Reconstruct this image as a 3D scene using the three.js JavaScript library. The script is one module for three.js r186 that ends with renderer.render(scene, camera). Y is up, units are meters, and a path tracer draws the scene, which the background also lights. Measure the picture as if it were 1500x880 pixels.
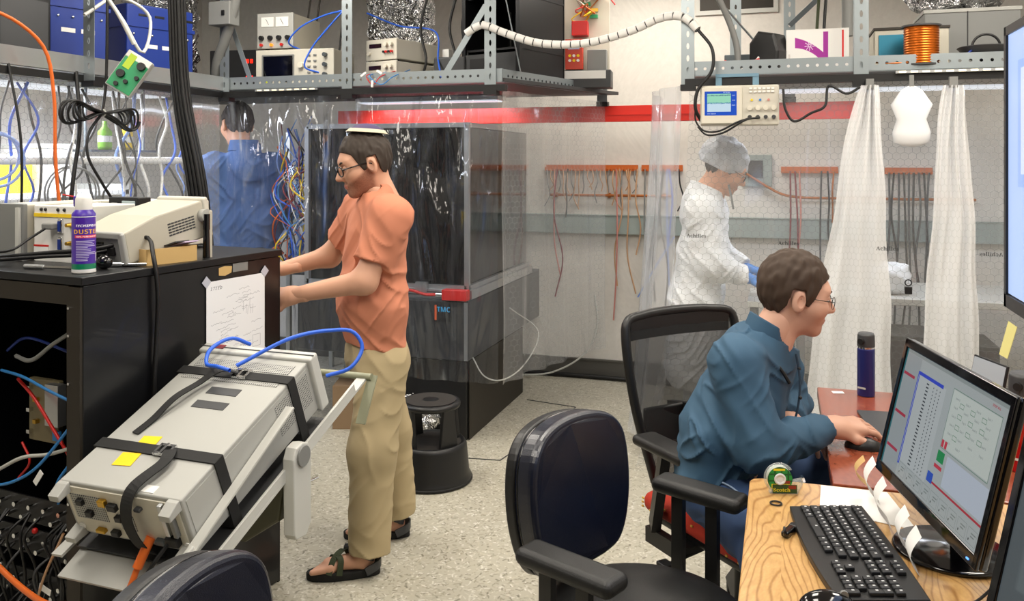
import * as THREE from 'three';
import { RoundedBoxGeometry } from 'three/addons/geometries/RoundedBoxGeometry.js';
import { mergeGeometries, mergeVertices } from 'three/addons/utils/BufferGeometryUtils.js';
import { ImprovedNoise } from 'three/addons/math/ImprovedNoise.js';
import { RectAreaLightUniformsLib } from 'three/addons/lights/RectAreaLightUniformsLib.js';

// ---------- camera, light, exposure ----------
const scene = new THREE.Scene();
scene.background = new THREE.Color(0x0b0b0c);
const TURN = THREE.MathUtils.degToRad(17.5);
const camera = new THREE.PerspectiveCamera(2 * Math.atan(440 / 1250) * 180 / Math.PI, 1500 / 880, 0.05, 60);
camera.position.set(0, 1.6, 0);
camera.rotation.y = TURN;
camera.setViewOffset(1500, 880, 0, 205, 1500, 880);
const renderer = new THREE.WebGLRenderer({ antialias: true });
renderer.toneMapping = THREE.LinearToneMapping;
renderer.toneMappingExposure = 1.06;
renderer.shadowMap.enabled = true;
renderer.shadowMap.type = THREE.PCFSoftShadowMap;
RectAreaLightUniformsLib.init();
const CEIL = 3.0;
const LAMP_POWER = 11.5, STRIP_POWER = 9;
// ceiling troffers: x, z, along x?
const TROFFERS = [[-0.75, -0.6, 0], [-0.75, -2.9, 0], [-2.55, -1.6, 0], [1.0, -1.4, 0], [1.0, -3.6, 0], [-0.85, -5.35, 1], [-2.6, -3.6, 0]];

// ---------- helpers ----------
let seed = 7;
const rnd = () => { seed = (seed * 16807) % 2147483647; return (seed - 1) / 2147483646; };
const rr = (a, b) => a + (b - a) * rnd();
const V = (x, y, z) => new THREE.Vector3(x, y, z);
const D = THREE.MathUtils.degToRad;
const noise = new ImprovedNoise();
const used = new Map();
function numbered(name) { const n = used.get(name) || 0; used.set(name, n + 1); return n ? `${name}_${String(n).padStart(3, '0')}` : name; }
function std(color, roughness = 0.6, metalness = 0, more = {}) { return new THREE.MeshStandardMaterial({ color, roughness, metalness, ...more }); }
function phys(color, roughness, more = {}) { return new THREE.MeshPhysicalMaterial({ color, roughness, ...more }); }
function place(g, x = 0, y = 0, z = 0, rx = 0, ry = 0, rz = 0) {
  if (rx || ry || rz) g.applyMatrix4(new THREE.Matrix4().makeRotationFromEuler(new THREE.Euler(rx, ry, rz)));
  return g.translate(x, y, z);
}
const B = (w, h, d, x, y, z, rx, ry, rz) => place(new THREE.BoxGeometry(w, h, d), x, y, z, rx, ry, rz);
const RB = (w, h, d, x, y, z, r = 0.006, rx, ry, rz) => place(new RoundedBoxGeometry(w, h, d, 2, Math.min(r, w * 0.49, h * 0.49, d * 0.49)), x, y, z, rx, ry, rz);
const C = (rt, rb, h, x, y, z, rx, ry, rz, seg = 20, open = false) => place(new THREE.CylinderGeometry(rt, rb, h, seg, 1, open), x, y, z, rx, ry, rz);
const S = (r, x, y, z, sx = 1, sy = 1, sz = 1, seg = 16) => new THREE.SphereGeometry(r, seg, Math.max(8, seg * 0.75 | 0)).scale(sx, sy, sz).translate(x, y, z);
const L = (pts, x = 0, y = 0, z = 0, seg = 28) => new THREE.LatheGeometry(pts.map((p) => new THREE.Vector2(p[0], p[1])), seg).translate(x, y, z);
const TOR = (R, r, x, y, z, rx, ry, rz, arc = Math.PI * 2) => place(new THREE.TorusGeometry(R, r, 8, 28, arc), x, y, z, rx, ry, rz);
function T(pts, r, n = 0, rs = 6) {
  const c = new THREE.CatmullRomCurve3(pts.map((p) => Array.isArray(p) ? V(...p) : p), false, 'centripetal');
  return new THREE.TubeGeometry(c, n || Math.max(6, pts.length * 6), r, rs, false);
}
function bar(a, b, w, d) {   // a straight square bar between two points
  const A = V(...a), E = V(...b), len = A.distanceTo(E), g = new THREE.BoxGeometry(w, len, d);
  const q = new THREE.Quaternion().setFromUnitVectors(V(0, 1, 0), E.clone().sub(A).normalize());
  g.applyQuaternion(q); return g.translate((A.x + E.x) / 2, (A.y + E.y) / 2, (A.z + E.z) / 2);
}
function rod(a, b, r, seg = 10) {
  const A = V(...a), E = V(...b), g = new THREE.CylinderGeometry(r, r, A.distanceTo(E), seg);
  g.applyQuaternion(new THREE.Quaternion().setFromUnitVectors(V(0, 1, 0), E.clone().sub(A).normalize()));
  return g.translate((A.x + E.x) / 2, (A.y + E.y) / 2, (A.z + E.z) / 2);
}
function ribbon(pts, w, t, side = [0, 1, 0]) {   // flat strap along a curve; side = direction of its width
  const c = new THREE.CatmullRomCurve3(pts.map((p) => V(...p)), false, 'centripetal'), n = pts.length * 6, pos = [], idx = [], sv = V(...side).normalize();
  for (let i = 0; i <= n; i++) {
    const p = c.getPoint(i / n), tg = c.getTangent(i / n), nn = tg.clone().cross(sv).normalize(), s2 = nn.clone().cross(tg).normalize();
    for (const [a, b] of [[-1, -1], [1, -1], [1, 1], [-1, 1]]) { const q = p.clone().addScaledVector(s2, a * w / 2).addScaledVector(nn, b * t / 2); pos.push(q.x, q.y, q.z); }
    if (i) { const k = (i - 1) * 4; for (let j = 0; j < 4; j++) { const a = k + j, b = k + (j + 1) % 4; idx.push(a, b, a + 4, b, b + 4, a + 4); } }
  }
  idx.push(0, 2, 1, 0, 3, 2, n * 4, n * 4 + 1, n * 4 + 2, n * 4, n * 4 + 2, n * 4 + 3);
  const g = new THREE.BufferGeometry(); g.setAttribute('position', new THREE.Float32BufferAttribute(pos, 3)); g.setIndex(idx);
  const f = g.toNonIndexed(); f.computeVertexNormals(); return f;
}
function EX(pts, depth, bevel = 0, holes = [], curve = 6) {   // outline in x, y extruded along z, centred in z
  const s = new THREE.Shape(pts.map((p) => new THREE.Vector2(p[0], p[1])));
  for (const h of holes) s.holes.push(new THREE.Path(h.map((p) => new THREE.Vector2(p[0], p[1]))));
  return new THREE.ExtrudeGeometry(s, { depth, bevelEnabled: bevel > 0, bevelSize: bevel, bevelThickness: bevel, bevelOffset: -bevel, bevelSegments: 2, curveSegments: curve }).translate(0, 0, -depth / 2);
}
function boxUV(g) {   // uv in metres by the side a face looks to
  const p = g.attributes.position, n = g.attributes.normal, uv = new Float32Array(p.count * 2);
  for (let i = 0; i < p.count; i++) {
    const ax = Math.abs(n.getX(i)), ay = Math.abs(n.getY(i)), az = Math.abs(n.getZ(i));
    const [u, v] = ay >= ax && ay >= az ? [p.getX(i), p.getZ(i)] : ax >= az ? [p.getZ(i), p.getY(i)] : [p.getX(i), p.getY(i)];
    uv[i * 2] = u; uv[i * 2 + 1] = v;
  }
  g.setAttribute('uv', new THREE.BufferAttribute(uv, 2)); return g;
}
function flat(list, keep) {
  list = (Array.isArray(list) ? list : [list]).map((g) => {
    const f = g.index && list.length !== 0 && Array.isArray(list) && list.length > 1 ? g.toNonIndexed() : g;
    if (!f.attributes.normal) f.computeVertexNormals();
    for (const k of Object.keys(f.attributes)) if (!['position', 'normal', 'uv', 'color'].includes(k)) f.deleteAttribute(k);
    if (!keep || !f.attributes.uv) boxUV(f);
    return f;
  });
  return list.length === 1 ? list[0] : mergeGeometries(list, false);
}
function M(name, geos, mat, parent, keep = false) {
  const m = new THREE.Mesh(geos.isBufferGeometry && geos.userData.done ? geos : flat(geos, keep), mat);
  m.geometry.userData.done = true; m.name = parent && parent !== scene ? name : numbered(name);
  m.castShadow = m.receiveShadow = true; (parent || scene).add(m); return m;
}
function thing(name, label, category, [x, y, z] = [0, 0, 0], turn = 0, group) {
  const o = new THREE.Group(); o.name = numbered(name); o.position.set(x, y, z); o.rotation.y = turn; scene.add(o);
  o.userData = { label, category }; if (group) o.userData.group = group; return o;
}
function tag(o, label, category, group) { o.userData.label = label; o.userData.category = category; if (group) o.userData.group = group; return o; }
function struct(name, geos, mat, label) { const m = M(name, geos, mat, scene); m.userData.kind = 'structure'; if (label) m.userData.label = label; return m; }
function dup(src, pos, turn, label, group) {
  const r = src.clone(); r.name = numbered(src.name.replace(/_\d{3}$/, '')); r.userData = { ...src.userData }; scene.add(r);
  r.position.set(...pos); r.rotation.y = turn; if (label) r.userData.label = label; if (group) r.userData.group = group; return r;
}
function cable(name, label, pts, r, mat, group, cat = 'cable') { return tag(M(name, T(pts, r), mat), label, cat, group); }

// ---------- computed textures ----------
function canvas(w, h, draw, srgb = true) {
  const c = document.createElement('canvas'); c.width = w; c.height = h; const x = c.getContext('2d'); draw(x, w, h);
  const t = new THREE.CanvasTexture(c); if (srgb) t.colorSpace = THREE.SRGBColorSpace; t.wrapS = t.wrapT = THREE.RepeatWrapping; t.magFilter = THREE.LinearFilter; return t;
}
function pixelTex(n, fn, srgb = true) {
  const a = new Uint8Array(n * n * 4);
  for (let j = 0; j < n; j++) for (let i = 0; i < n; i++) { const c = fn(i / n, j / n, i, j), k = (j * n + i) * 4; a[k] = c[0]; a[k + 1] = c[1]; a[k + 2] = c[2]; a[k + 3] = 255; }
  const t = new THREE.DataTexture(a, n, n); if (srgb) t.colorSpace = THREE.SRGBColorSpace; t.wrapS = t.wrapT = THREE.RepeatWrapping; t.magFilter = THREE.LinearFilter; t.needsUpdate = true; return t;
}
const tile = (u, v, f, sd = 0) => {   // periodic noise
  const a = u * Math.PI * 2, b = v * Math.PI * 2, k = f / (Math.PI * 2);
  return noise.noise(Math.cos(a) * k + sd, Math.sin(a) * k + Math.cos(b) * k * 0.73 + sd * 1.7, Math.sin(b) * k + 3.1);
};
const floorTex = canvas(1024, 1024, (x, w, h) => {
  x.fillStyle = '#b5b0a0'; x.fillRect(0, 0, w, h);
  const tones = ['#8d8877', '#a39d8b', '#c9c5b8', '#d6d2c6', '#98927f', '#777263', '#bdb7a4', '#dedbd2'];
  for (let i = 0; i < 15000; i++) {
    x.fillStyle = tones[rnd() * tones.length | 0]; x.globalAlpha = rr(0.35, 0.85);
    const px = rnd() * w, py = rnd() * h, l = rr(2, 7.5), a = rnd() * 6.3, t = rr(1, 2.6);
    for (const ox of [0, -w, w]) for (const oy of [0, -h, h]) {
      if (px + ox < -12 || px + ox > w + 12 || py + oy < -12 || py + oy > h + 12) continue;
      x.save(); x.translate(px + ox, py + oy); x.rotate(a); x.fillRect(-l, -t, l * 2, t * 2); x.restore();
    }
  }
  x.globalAlpha = 1;
}); floorTex.repeat.set(1 / 1.7, 1 / 1.7);
const wallTex = pixelTex(256, (u, v) => { const n = tile(u, v, 26) * 5 + tile(u, v, 70, 5) * 4; return [218 + n, 214 + n, 207 + n]; });
const oakTex = pixelTex(1024, (u, v) => {
  // flat-sawn grain: nested cathedral arches along v, in three board-wide bands
  const b = u * 2, f = b - Math.floor(b) - 0.5, w = tile(u, v, 5, 2) * 0.55 + tile(u, v, 15, 8) * 0.1;
  const ring = Math.abs(f) * 15 + Math.cos(v * Math.PI * 2 + Math.floor(b) * 2) * 2.6 + w * 7;
  const k = Math.pow(0.5 + 0.5 * Math.sin(ring * Math.PI * 2), 7), fine = tile(u * 1, v, 160, 4) * 0.5 + 0.5, pore = tile(u, v, 45, 9);
  const t = 0.62 * k + 0.24 * fine + pore * 0.2;
  return [208 - 58 * t, 166 - 62 * t, 106 - 54 * t];
}); oakTex.repeat.set(1 / 0.62, 1 / 1.3);
const cherryTex = pixelTex(512, (u, v) => {
  const w = tile(u, v, 6, 3), g = 0.5 + 0.5 * Math.sin((u * 22 + w * 3) * Math.PI * 2), t = g * 0.3 + tile(u, v, 70, 6) * 0.4;
  return [146 - 22 * t, 73 - 18 * t, 48 - 14 * t];
}); cherryTex.repeat.set(1 / 0.9, 1 / 0.9);
// chicken-wire print of the clear curtain vinyl
function hexLines(x, w, h, style, lw) {
  x.strokeStyle = style; x.lineWidth = lw; const a = w / 2, hh = h / 2;   // pointy hexagons in a w x h cell, two rows
  for (let j = -1; j < 3; j++) for (let i = -1; i < 3; i++) {
    const cx = i * a * 2 + (j & 1 ? a : 0), cy = j * hh;
    x.beginPath(); x.moveTo(cx, cy - hh / 1.5); x.quadraticCurveTo(cx + a * 0.8, cy - hh / 2.2, cx + a, cy - hh / 3); x.lineTo(cx + a, cy + hh / 3); x.moveTo(cx, cy - hh / 1.5); x.quadraticCurveTo(cx - a * 0.8, cy - hh / 2.2, cx - a, cy - hh / 3); x.stroke();
  }
}
const meshPrint = canvas(128, 224, (x, w, h) => { x.fillStyle = '#f7f8f9'; x.fillRect(0, 0, w, h); hexLines(x, w, h, '#b9bcba', 4.5); });
const meshPass = canvas(128, 224, (x, w, h) => { x.fillStyle = 'rgb(230,230,230)'; x.fillRect(0, 0, w, h); hexLines(x, w, h, 'rgb(165,165,165)', 5); }, false);
const meshPassDense = canvas(128, 224, (x, w, h) => { x.fillStyle = 'rgb(74,74,74)'; x.fillRect(0, 0, w, h); hexLines(x, w, h, 'rgb(40,40,40)', 6); }, false);
for (const t of [meshPrint, meshPass, meshPassDense]) t.repeat.set(1 / 0.035, 1 / 0.06);
const weave = pixelTex(64, (u, v, i, j) => { const k = ((i >> 2) + (j >> 2)) & 1 ? 235 : 205; return [k, k, k]; }, false); weave.repeat.set(160, 160);
const crumple = pixelTex(256, (u, v) => { let t = 0, a = 1; for (const f of [9, 21, 46]) { t += a * Math.abs(tile(u, v, f, f)); a *= 0.6; } const k = Math.min(255, t * 230); return [k, k, k]; }, false); crumple.repeat.set(1.5, 1.5);
const wrinkle = pixelTex(256, (u, v) => { const k = 128 + 85 * tile(u, v, 9, 3) + 26 * tile(u, v, 18, 6); return [k, k, k]; }, false); wrinkle.repeat.set(1.15, 0.3);
const leatherBump = pixelTex(256, (u, v) => { const k = 128 + tile(u, v, 90, 1) * 90; return [k, k, k]; }, false); leatherBump.repeat.set(9, 9);

// ---------- materials ----------
const m = {
  floor: std(0xffffff, 0.42, 0, { map: floorTex }), wall: std(0xffffff, 0.85, 0, { map: wallTex }), ceiling: std(0xe4e2dc, 0.9), base: std(0x55534e, 0.5),
  oak: phys(0xffffff, 0.32, { map: oakTex, clearcoat: 0.25, clearcoatRoughness: 0.2 }), oakEdge: std(0x2a211a, 0.5), cherry: phys(0xffffff, 0.26, { map: cherryTex, clearcoat: 0.4, clearcoatRoughness: 0.12 }), cherrySide: std(0x5a2b1e, 0.4),
  black: std(0x0d0d0e, 0.5), blackGloss: phys(0x08080b, 0.1, { clearcoat: 0.3, clearcoatRoughness: 0.05 }), blackMetal: std(0x16171a, 0.38, 0.25), rackSide: phys(0x0f1013, 0.33, { clearcoat: 0.15 }), rubber: std(0x151515, 0.75), rackFrame: std(0x2b251d, 0.55, 0.2),
  steel: std(0x9ba4a8, 0.38, 0.65), steelDark: std(0x5b6266, 0.4, 0.6), chrome: std(0xd9dadb, 0.14, 1), alu: std(0xc0c2c3, 0.35, 0.85), brass: std(0xc39a3c, 0.3, 0.9),
  beige: std(0xb9b4a5, 0.55), beigeLight: std(0xcac6b9, 0.5), grey: std(0xa9a9a4, 0.5), greyLight: std(0xc3c3bd, 0.5), greyMid: std(0x7d7e7c, 0.5), greyDark: std(0x3b3c3e, 0.5), white: std(0xe9e8e4, 0.5), paper: std(0xeeeeec, 0.85), creamPlastic: std(0xd6d1c2, 0.5),
  red: std(0xc8201c, 0.4), redBeam: std(0xd62718, 0.38), orange: std(0xe06a22, 0.5), copper: std(0xb56b34, 0.38, 0.5), rail: std(0xc26428, 0.45), yellow: std(0xefcb1c, 0.8), blue: std(0x163284, 0.42), blueBright: std(0x2a62d8, 0.45), cyanBlue: std(0x2e7fc4, 0.45), paleBlue: std(0x7f9ee0, 0.45), green: std(0x16925a, 0.45), lime: std(0x7ab52e, 0.5), teal: std(0x1d7f9d, 0.5), purple: std(0x43229a, 0.35), pink: std(0xc9847a, 0.5), card: std(0xc8a66c, 0.85), tan: std(0xc39a76, 0.6), raceway: std(0x98a3a0, 0.5), maroon: std(0x7e2330, 0.5),
  foil: std(0xd2d3d5, 0.22, 1, { bumpMap: crumple, bumpScale: 0.05 }),
  leather: phys(0x0a0f20, 0.29, { clearcoat: 0.25, clearcoatRoughness: 0.25, bumpMap: leatherBump, bumpScale: 0.0006 }), leatherSeat: phys(0x141414, 0.48, { bumpMap: leatherBump, bumpScale: 0.0006 }), plasticBlack: std(0x141415, 0.42),
  skin: std(0xcf9c80, 0.55), skinPale: std(0xd6a68e, 0.55), hairBrown: std(0x3b2a1c, 0.7), hairDark: std(0x33281f, 0.7), beard: std(0x75503c, 0.85),
  shirtOrange: std(0xcb8163, 0.85), khaki: std(0xb3a17c, 0.85), shirtTeal: std(0x35566f, 0.8), jeans: std(0x36507a, 0.85, 0, { map: weave }), coat: std(0xe8eaec, 0.85), shirtBlue: std(0x4a6596, 0.85), glove: std(0x3f83cf, 0.5), olive: std(0x39412a, 0.8),
  glass: phys(0xffffff, 0.02, { transmission: 1, thickness: 0 }),
  vinylClear: phys(0xf2f6fd, 0.06, { transmission: 0.985, thickness: 0, side: THREE.DoubleSide, bumpMap: wrinkle, bumpScale: 0.2 }),
  vinylMesh: phys(0xffffff, 0.07, { map: meshPrint, transmission: 1, transmissionMap: meshPass, thickness: 0, side: THREE.DoubleSide }),
  vinylDrape: phys(0xffffff, 0.25, { map: meshPrint, transmission: 1, transmissionMap: meshPassDense, thickness: 0, side: THREE.DoubleSide }),
  vinylMilky: phys(0xf6f8fb, 0.12, { transmission: 0.74, thickness: 0, side: THREE.DoubleSide, bumpMap: wrinkle, bumpScale: 0.02 }),
  netting: phys(0xe6eaf0, 0.5, { transmission: 0.45, thickness: 0, side: THREE.DoubleSide }),
};
const glow = (c, k) => new THREE.MeshStandardMaterial({ color: 0x000000, emissive: c, emissiveIntensity: k, roughness: 0.4 });

// ---------- room ----------
const RX0 = -4.75, RX1 = 2.3, RZ0 = -6.2, RZ1 = 2.2;
const floorObj = struct('floor', B(RX1 - RX0 + 0.4, 0.1, RZ1 - RZ0 + 0.4, (RX0 + RX1) / 2, -0.05, (RZ0 + RZ1) / 2), m.floor, 'beige speckled vinyl floor with an access hatch');
{ // seam of the floor hatch, a dark recessed strip
  const pts = [[-1.62, -5.47], [-1.27, -5.4], [-1.43, -4.32], [-1.6, -4.3]];
  for (let i = 0; i < 3; i++) M('hatch_seam', bar([pts[i][0], 0.0005, pts[i][1]], [pts[i + 1][0], 0.0005, pts[i + 1][1]], 0.008, 0.003), m.greyDark, floorObj);
}
struct('ceiling', B(RX1 - RX0 + 0.4, 0.1, RZ1 - RZ0 + 0.4, (RX0 + RX1) / 2, CEIL + 0.05, (RZ0 + RZ1) / 2), m.ceiling);
struct('wall_back', B(RX1 - RX0 + 0.4, CEIL, 0.1, (RX0 + RX1) / 2, CEIL / 2, RZ0 - 0.05), m.wall);
struct('wall_front', B(RX1 - RX0 + 0.4, CEIL, 0.1, (RX0 + RX1) / 2, CEIL / 2, RZ1 + 0.05), m.wall);
struct('wall_left', B(0.1, CEIL, RZ1 - RZ0, RX0 - 0.05, CEIL / 2, (RZ0 + RZ1) / 2), m.wall);
struct('wall_right', B(0.1, CEIL, RZ1 - RZ0, RX1 + 0.05, CEIL / 2, (RZ0 + RZ1) / 2), m.wall);
struct('baseboard_back', [B(RX1 - RX0, 0.13, 0.012, (RX0 + RX1) / 2, 0.065, RZ0 + 0.006), B(RX1 - RX0, 0.012, 0.02, (RX0 + RX1) / 2, 0.13, RZ0 + 0.01)], m.base);
{ // row of dark cabinets along the wall behind the camera
  for (let i = 0; i < 7; i++) {
    const t = thing('tall_cabinet', `tall dark cabinet behind the camera, ${['first', 'second', 'third', 'fourth', 'fifth', 'sixth', 'seventh'][i]} from the left wall`, 'cabinet', [RX0 + 0.52 + i * 1.0, 0, RZ1 - 0.26]);
    M('carcass', RB(0.98, 2.2, 0.5, 0, 1.1, 0, 0.006), m.greyDark, t);
    for (const s of [-1, 1]) { const d = M('door', RB(0.475, 2.1, 0.02, s * 0.242, 1.12, -0.258, 0.004), std(0x1f242c, 0.5), t); M('handle', RB(0.015, 0.16, 0.02, s * 0.03, 1.1, -0.275, 0.005), m.steel, d); }
  }
}
for (const [x, z, along] of TROFFERS) {
  const t = thing('ceiling_light', 'white recessed fluorescent panel in the ceiling', 'ceiling light', [x, CEIL, z], along ? Math.PI / 2 : 0, 'ceiling panels');
  M('frame', [B(0.64, 0.03, 0.02, 0, -0.015, 0.61), B(0.64, 0.03, 0.02, 0, -0.015, -0.61), B(0.02, 0.03, 1.24, 0.31, -0.015, 0), B(0.02, 0.03, 1.24, -0.31, -0.015, 0)], m.white, t);
  M('diffuser', B(0.6, 0.012, 1.2, 0, -0.008, 0), glow(0xfffaf0, 5), t);
  const l = new THREE.RectAreaLight(0xfff6e8, LAMP_POWER, 0.58, 1.18); l.position.set(x, CEIL - 0.035, z);
  l.rotation.set(-Math.PI / 2, 0, along ? Math.PI / 2 : 0); scene.add(l);
}
// ---------- shelving hung from the ceiling ----------
function perf(len, wid, pitch, hw, hh, t = 0.003) {   // perforated steel strip along x
  const holes = [], n = Math.floor((len - pitch * 0.6) / pitch);
  for (let i = 0; i < n; i++) { const cx = -((n - 1) / 2) * pitch + i * pitch, h = []; for (let k = 0; k < 8; k++) h.push([cx + Math.cos(k / 8 * 6.283) * hw / 2, Math.sin(k / 8 * 6.283) * hh / 2]); holes.push(h); }
  return EX([[-len / 2, -wid / 2], [len / 2, -wid / 2], [len / 2, wid / 2], [-len / 2, wid / 2]], t, 0, holes);
}
function beam(t, x0, x1, y, z, back = -1) { M('beam', [place(perf(x1 - x0, 0.072, 0.045, 0.016, 0.016), (x0 + x1) / 2, y, z), B(x1 - x0, 0.003, 0.045, (x0 + x1) / 2, y - 0.036, z + back * 0.021), B(x1 - x0, 0.003, 0.03, (x0 + x1) / 2, y + 0.036, z + back * 0.014)], m.steel, t); }
function upright(t, x, z, y0 = 1.99, side = 1) { const h = CEIL - y0; M('post', [place(perf(h, 0.066, 0.062, 0.034, 0.015), x, y0 + h / 2, z, 0, 0, Math.PI / 2), place(perf(h, 0.05, 0.062, 0.034, 0.013), x - side * 0.033, y0 + h / 2, z - 0.025, 0, Math.PI / 2, Math.PI / 2)], m.steel, t); M('foot', B(0.075, 0.03, 0.06, x, y0 - 0.016, z - 0.02), m.black, t); }
const SY = 2.068;
{
  const t = thing('shelving', 'grey slotted steel shelf frame hung over the dark optical table', 'shelving');
  beam(t, -3.27, -1.46, SY, -4.45); M('beam', place(perf(1.19, 0.072, 0.045, 0.016, 0.016), -1.295, SY, -5.03, 0, Math.PI / 2 - 0.283, 0), m.steel, t);
  M('beam', [B(0.004, 0.085, 3.35, -3.25, SY, -2.77), B(0.05, 0.004, 3.35, -3.27, SY - 0.04, -2.77)], m.alu, t);
  for (const [x, z] of [[-2.405, -4.44], [-1.525, -4.44], [-1.13, -5.57], [-3.24, -4.44]]) upright(t, x, z);
  upright(t, -3.22, -3.35);
  M('deck', EX([[-3.27, 4.46], [-1.45, 4.46], [-1.03, 5.62], [-3.27, 5.62]], 0.02).rotateX(-Math.PI / 2).translate(0, 2.045, 0), m.greyDark, t);
  M('deck', [B(0.95, 0.02, 4.5, -3.74, 2.045, -3.4)], m.greyDark, t);
  M('brace', [bar([-1.80, 2.09, -4.47], [-1.56, 2.46, -4.47], 0.035, 0.006)], m.steel, t);
  M('brace', [bar([-1.50, 2.75, -4.47], [-1.4, 2.1, -4.6], 0.035, 0.006)], m.steel, t);
  M('brace', [bar([-3.1, 2.1, -4.5], [-3.24, 2.45, -4.5], 0.03, 0.006)], m.steel, t);
  M('curtain_track', [B(1.84, 0.035, 0.05, -2.36, 2.0, -4.46), B(0.05, 0.035, 3.3, -3.275, 2.0, -2.8)], m.black, t);
}
{
  const t = thing('shelving', 'grey slotted steel shelf frame hung over the white-curtained bay', 'shelving');
  beam(t, -0.47, 2.25, SY, -4.45);
  for (const [x, z] of [[-0.455, -4.44], [0.37, -4.44], [-0.27, -5.5], [1.25, -4.44], [0.05, -5.5]]) upright(t, x, z);
  M('deck', B(2.72, 0.02, 1.1, 0.89, 2.045, -5.02), m.greyDark, t);
  M('brace', T([[-0.42, 2.62, -4.5], [-0.3, 2.42, -4.52], [-0.22, 2.2, -4.52], [-0.21, 2.06, -4.52]], 0.018), m.greyMid, t);
  M('brace', bar([-0.42, 2.56, -4.48], [0.0, 2.09, -4.9], 0.03, 0.006), m.steel, t);
  M('brace', bar([0.05, 2.42, -5.45], [0.3, 2.62, -5.2], 0.03, 0.006), m.steel, t);
  M('curtain_track', [B(2.72, 0.035, 0.05, 0.89, 2.0, -4.46)], m.black, t);
  const l = thing('led_strip', 'thin lit strip under the front beam of the right shelf', 'light strip', [0.83, 2.02, -4.425]);
  M('channel', B(0.62, 0.012, 0.012, 0, 0, 0), m.alu, l); for (let i = 0; i < 12; i++) M('diode', B(0.03, 0.008, 0.004, -0.28 + i * 0.051, 0, 0.007), glow(0xfff0c8, 3), l);
  const l2 = thing('led_strip', 'thin lit strip under the front beam of the left shelf', 'light strip', [-2.8, 2.02, -4.425]);
  M('channel', B(0.42, 0.012, 0.012, 0, 0, 0), m.alu, l2); for (let i = 0; i < 8; i++) M('diode', B(0.03, 0.008, 0.004, -0.18 + i * 0.051, 0, 0.007), glow(0xfff0c8, 1.6), l2);
}
{ // lamps inside both bays, under the decks
  for (const [x, z, w, d, label, pw] of [[0.65, -5.2, 1.5, 0.25, 'white strip lamp under the deck of the right shelf', 10], [-2.3, -5.42, 1.0, 0.14, 'white strip lamp under the deck above the dark table', 32], [-3.85, -3.6, 0.25, 1.8, 'white strip lamp under the deck of the left wing', 32]]) {
    const t = thing('strip_lamp', label, 'lamp', [x, 2.03, z]); M('housing', B(w + 0.04, 0.03, d + 0.04, 0, -0.012, 0), m.white, t); M('diffuser', B(w, 0.01, d, 0, -0.03, 0), glow(0xf4f8ff, 0.8), t);
    const l = new THREE.RectAreaLight(0xf0f5ff, pw, w, d); l.position.set(x, 1.985, z); l.rotation.x = -Math.PI / 2; scene.add(l);
  }
}
tag(M('steel_beam', [B(3.55, 0.1, 0.006, -1.33, 1.91, -5.6), B(3.55, 0.006, 0.05, -1.33, 1.96, -5.625), B(3.55, 0.006, 0.05, -1.33, 1.86, -5.625), B(3.55, 0.008, 0.004, -1.33, 1.905, -5.596)], m.redBeam), 'bright red steel beam spanning the gap between both bays', 'beam');

// ---------- vinyl curtains ----------
function sheet(path, y0, y1, amp, folds, sd, opt = {}) {
  const pts = path.map((p) => V(p[0], 0, p[1])), c = new THREE.CatmullRomCurve3(pts, false, 'catmullrom', opt.tension ?? 0.05), len = c.getLength(), nu = Math.max(24, Math.ceil(len / 0.022)), nv = 36, pos = [], uv = [], idx = [];
  for (let i = 0; i <= nu; i++) for (let j = 0; j <= nv; j++) {
    const u = i / nu, v = j / nv, p = c.getPointAt(u), t = c.getTangentAt(u), nx = -t.z, nz = t.x, y = y1 + (y0 - y1) * v;
    const grow = 0.35 + 0.65 * v, w = (Math.sin((u * folds + 0.25 * noise.noise(u * 5 + sd, v * 1.2, 1)) * 6.283 + sd) * 0.6 + noise.noise(u * folds * 1.7 + sd, v * 1.6, sd) * 0.9) * amp * grow;
    const fl = opt.flare ? opt.flare(u, v) : [0, 0];
    pos.push(p.x + nx * w + fl[0], y + (opt.hem ? opt.hem(u) * v : 0), p.z + nz * w + fl[1]); uv.push(u * len, y);
  }
  for (let i = 0; i < nu; i++) for (let j = 0; j < nv; j++) { const a = i * (nv + 1) + j, b = a + nv + 1; idx.push(a, b, a + 1, b, b + 1, a + 1); }
  const g = new THREE.BufferGeometry(); g.setAttribute('position', new THREE.Float32BufferAttribute(pos, 3)); g.setAttribute('uv', new THREE.Float32BufferAttribute(uv, 2)); g.setIndex(idx); g.computeVertexNormals(); return g;
}
tag(M('vinyl_curtain', sheet([[-3.25, -4.475], [-2.4, -4.475], [-1.6, -4.475], [-1.5, -4.5]], 0.36, 1.99, 0.02, 9, 3), m.vinylClear, scene, true), 'clear glossy vinyl curtain in front of the dark table', 'curtain');
tag(M('vinyl_curtain', sheet([[-1.47, -4.48], [-1.41, -4.75], [-1.25, -5.25], [-1.12, -5.6]], 0.36, 1.99, 0.03, 5, 9), m.vinylMesh, scene, true), 'mesh-printed clear curtain on the aisle side of the dark table', 'curtain');
tag(M('vinyl_curtain', sheet([[-3.28, -1.6], [-3.29, -3.0], [-3.28, -4.44]], 0.3, 1.99, 0.022, 8, 14), m.vinylMesh, scene, true), 'mesh-printed clear curtain with cables behind, above the black rack', 'curtain');
tag(M('vinyl_curtain', sheet([[-0.45, -4.475], [0.3, -4.475], [1.2, -4.475], [2.2, -4.475]], 0.03, 1.99, 0.012, 9, 21, { flare: (u, v) => [-0.26 * Math.max(0, 1 - u * 7) * v * v, 0.1 * Math.max(0, 1 - u * 7) * v] }), m.vinylMesh, scene, true), 'mesh-printed clear curtain in front of the worker in white', 'curtain');
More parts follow.
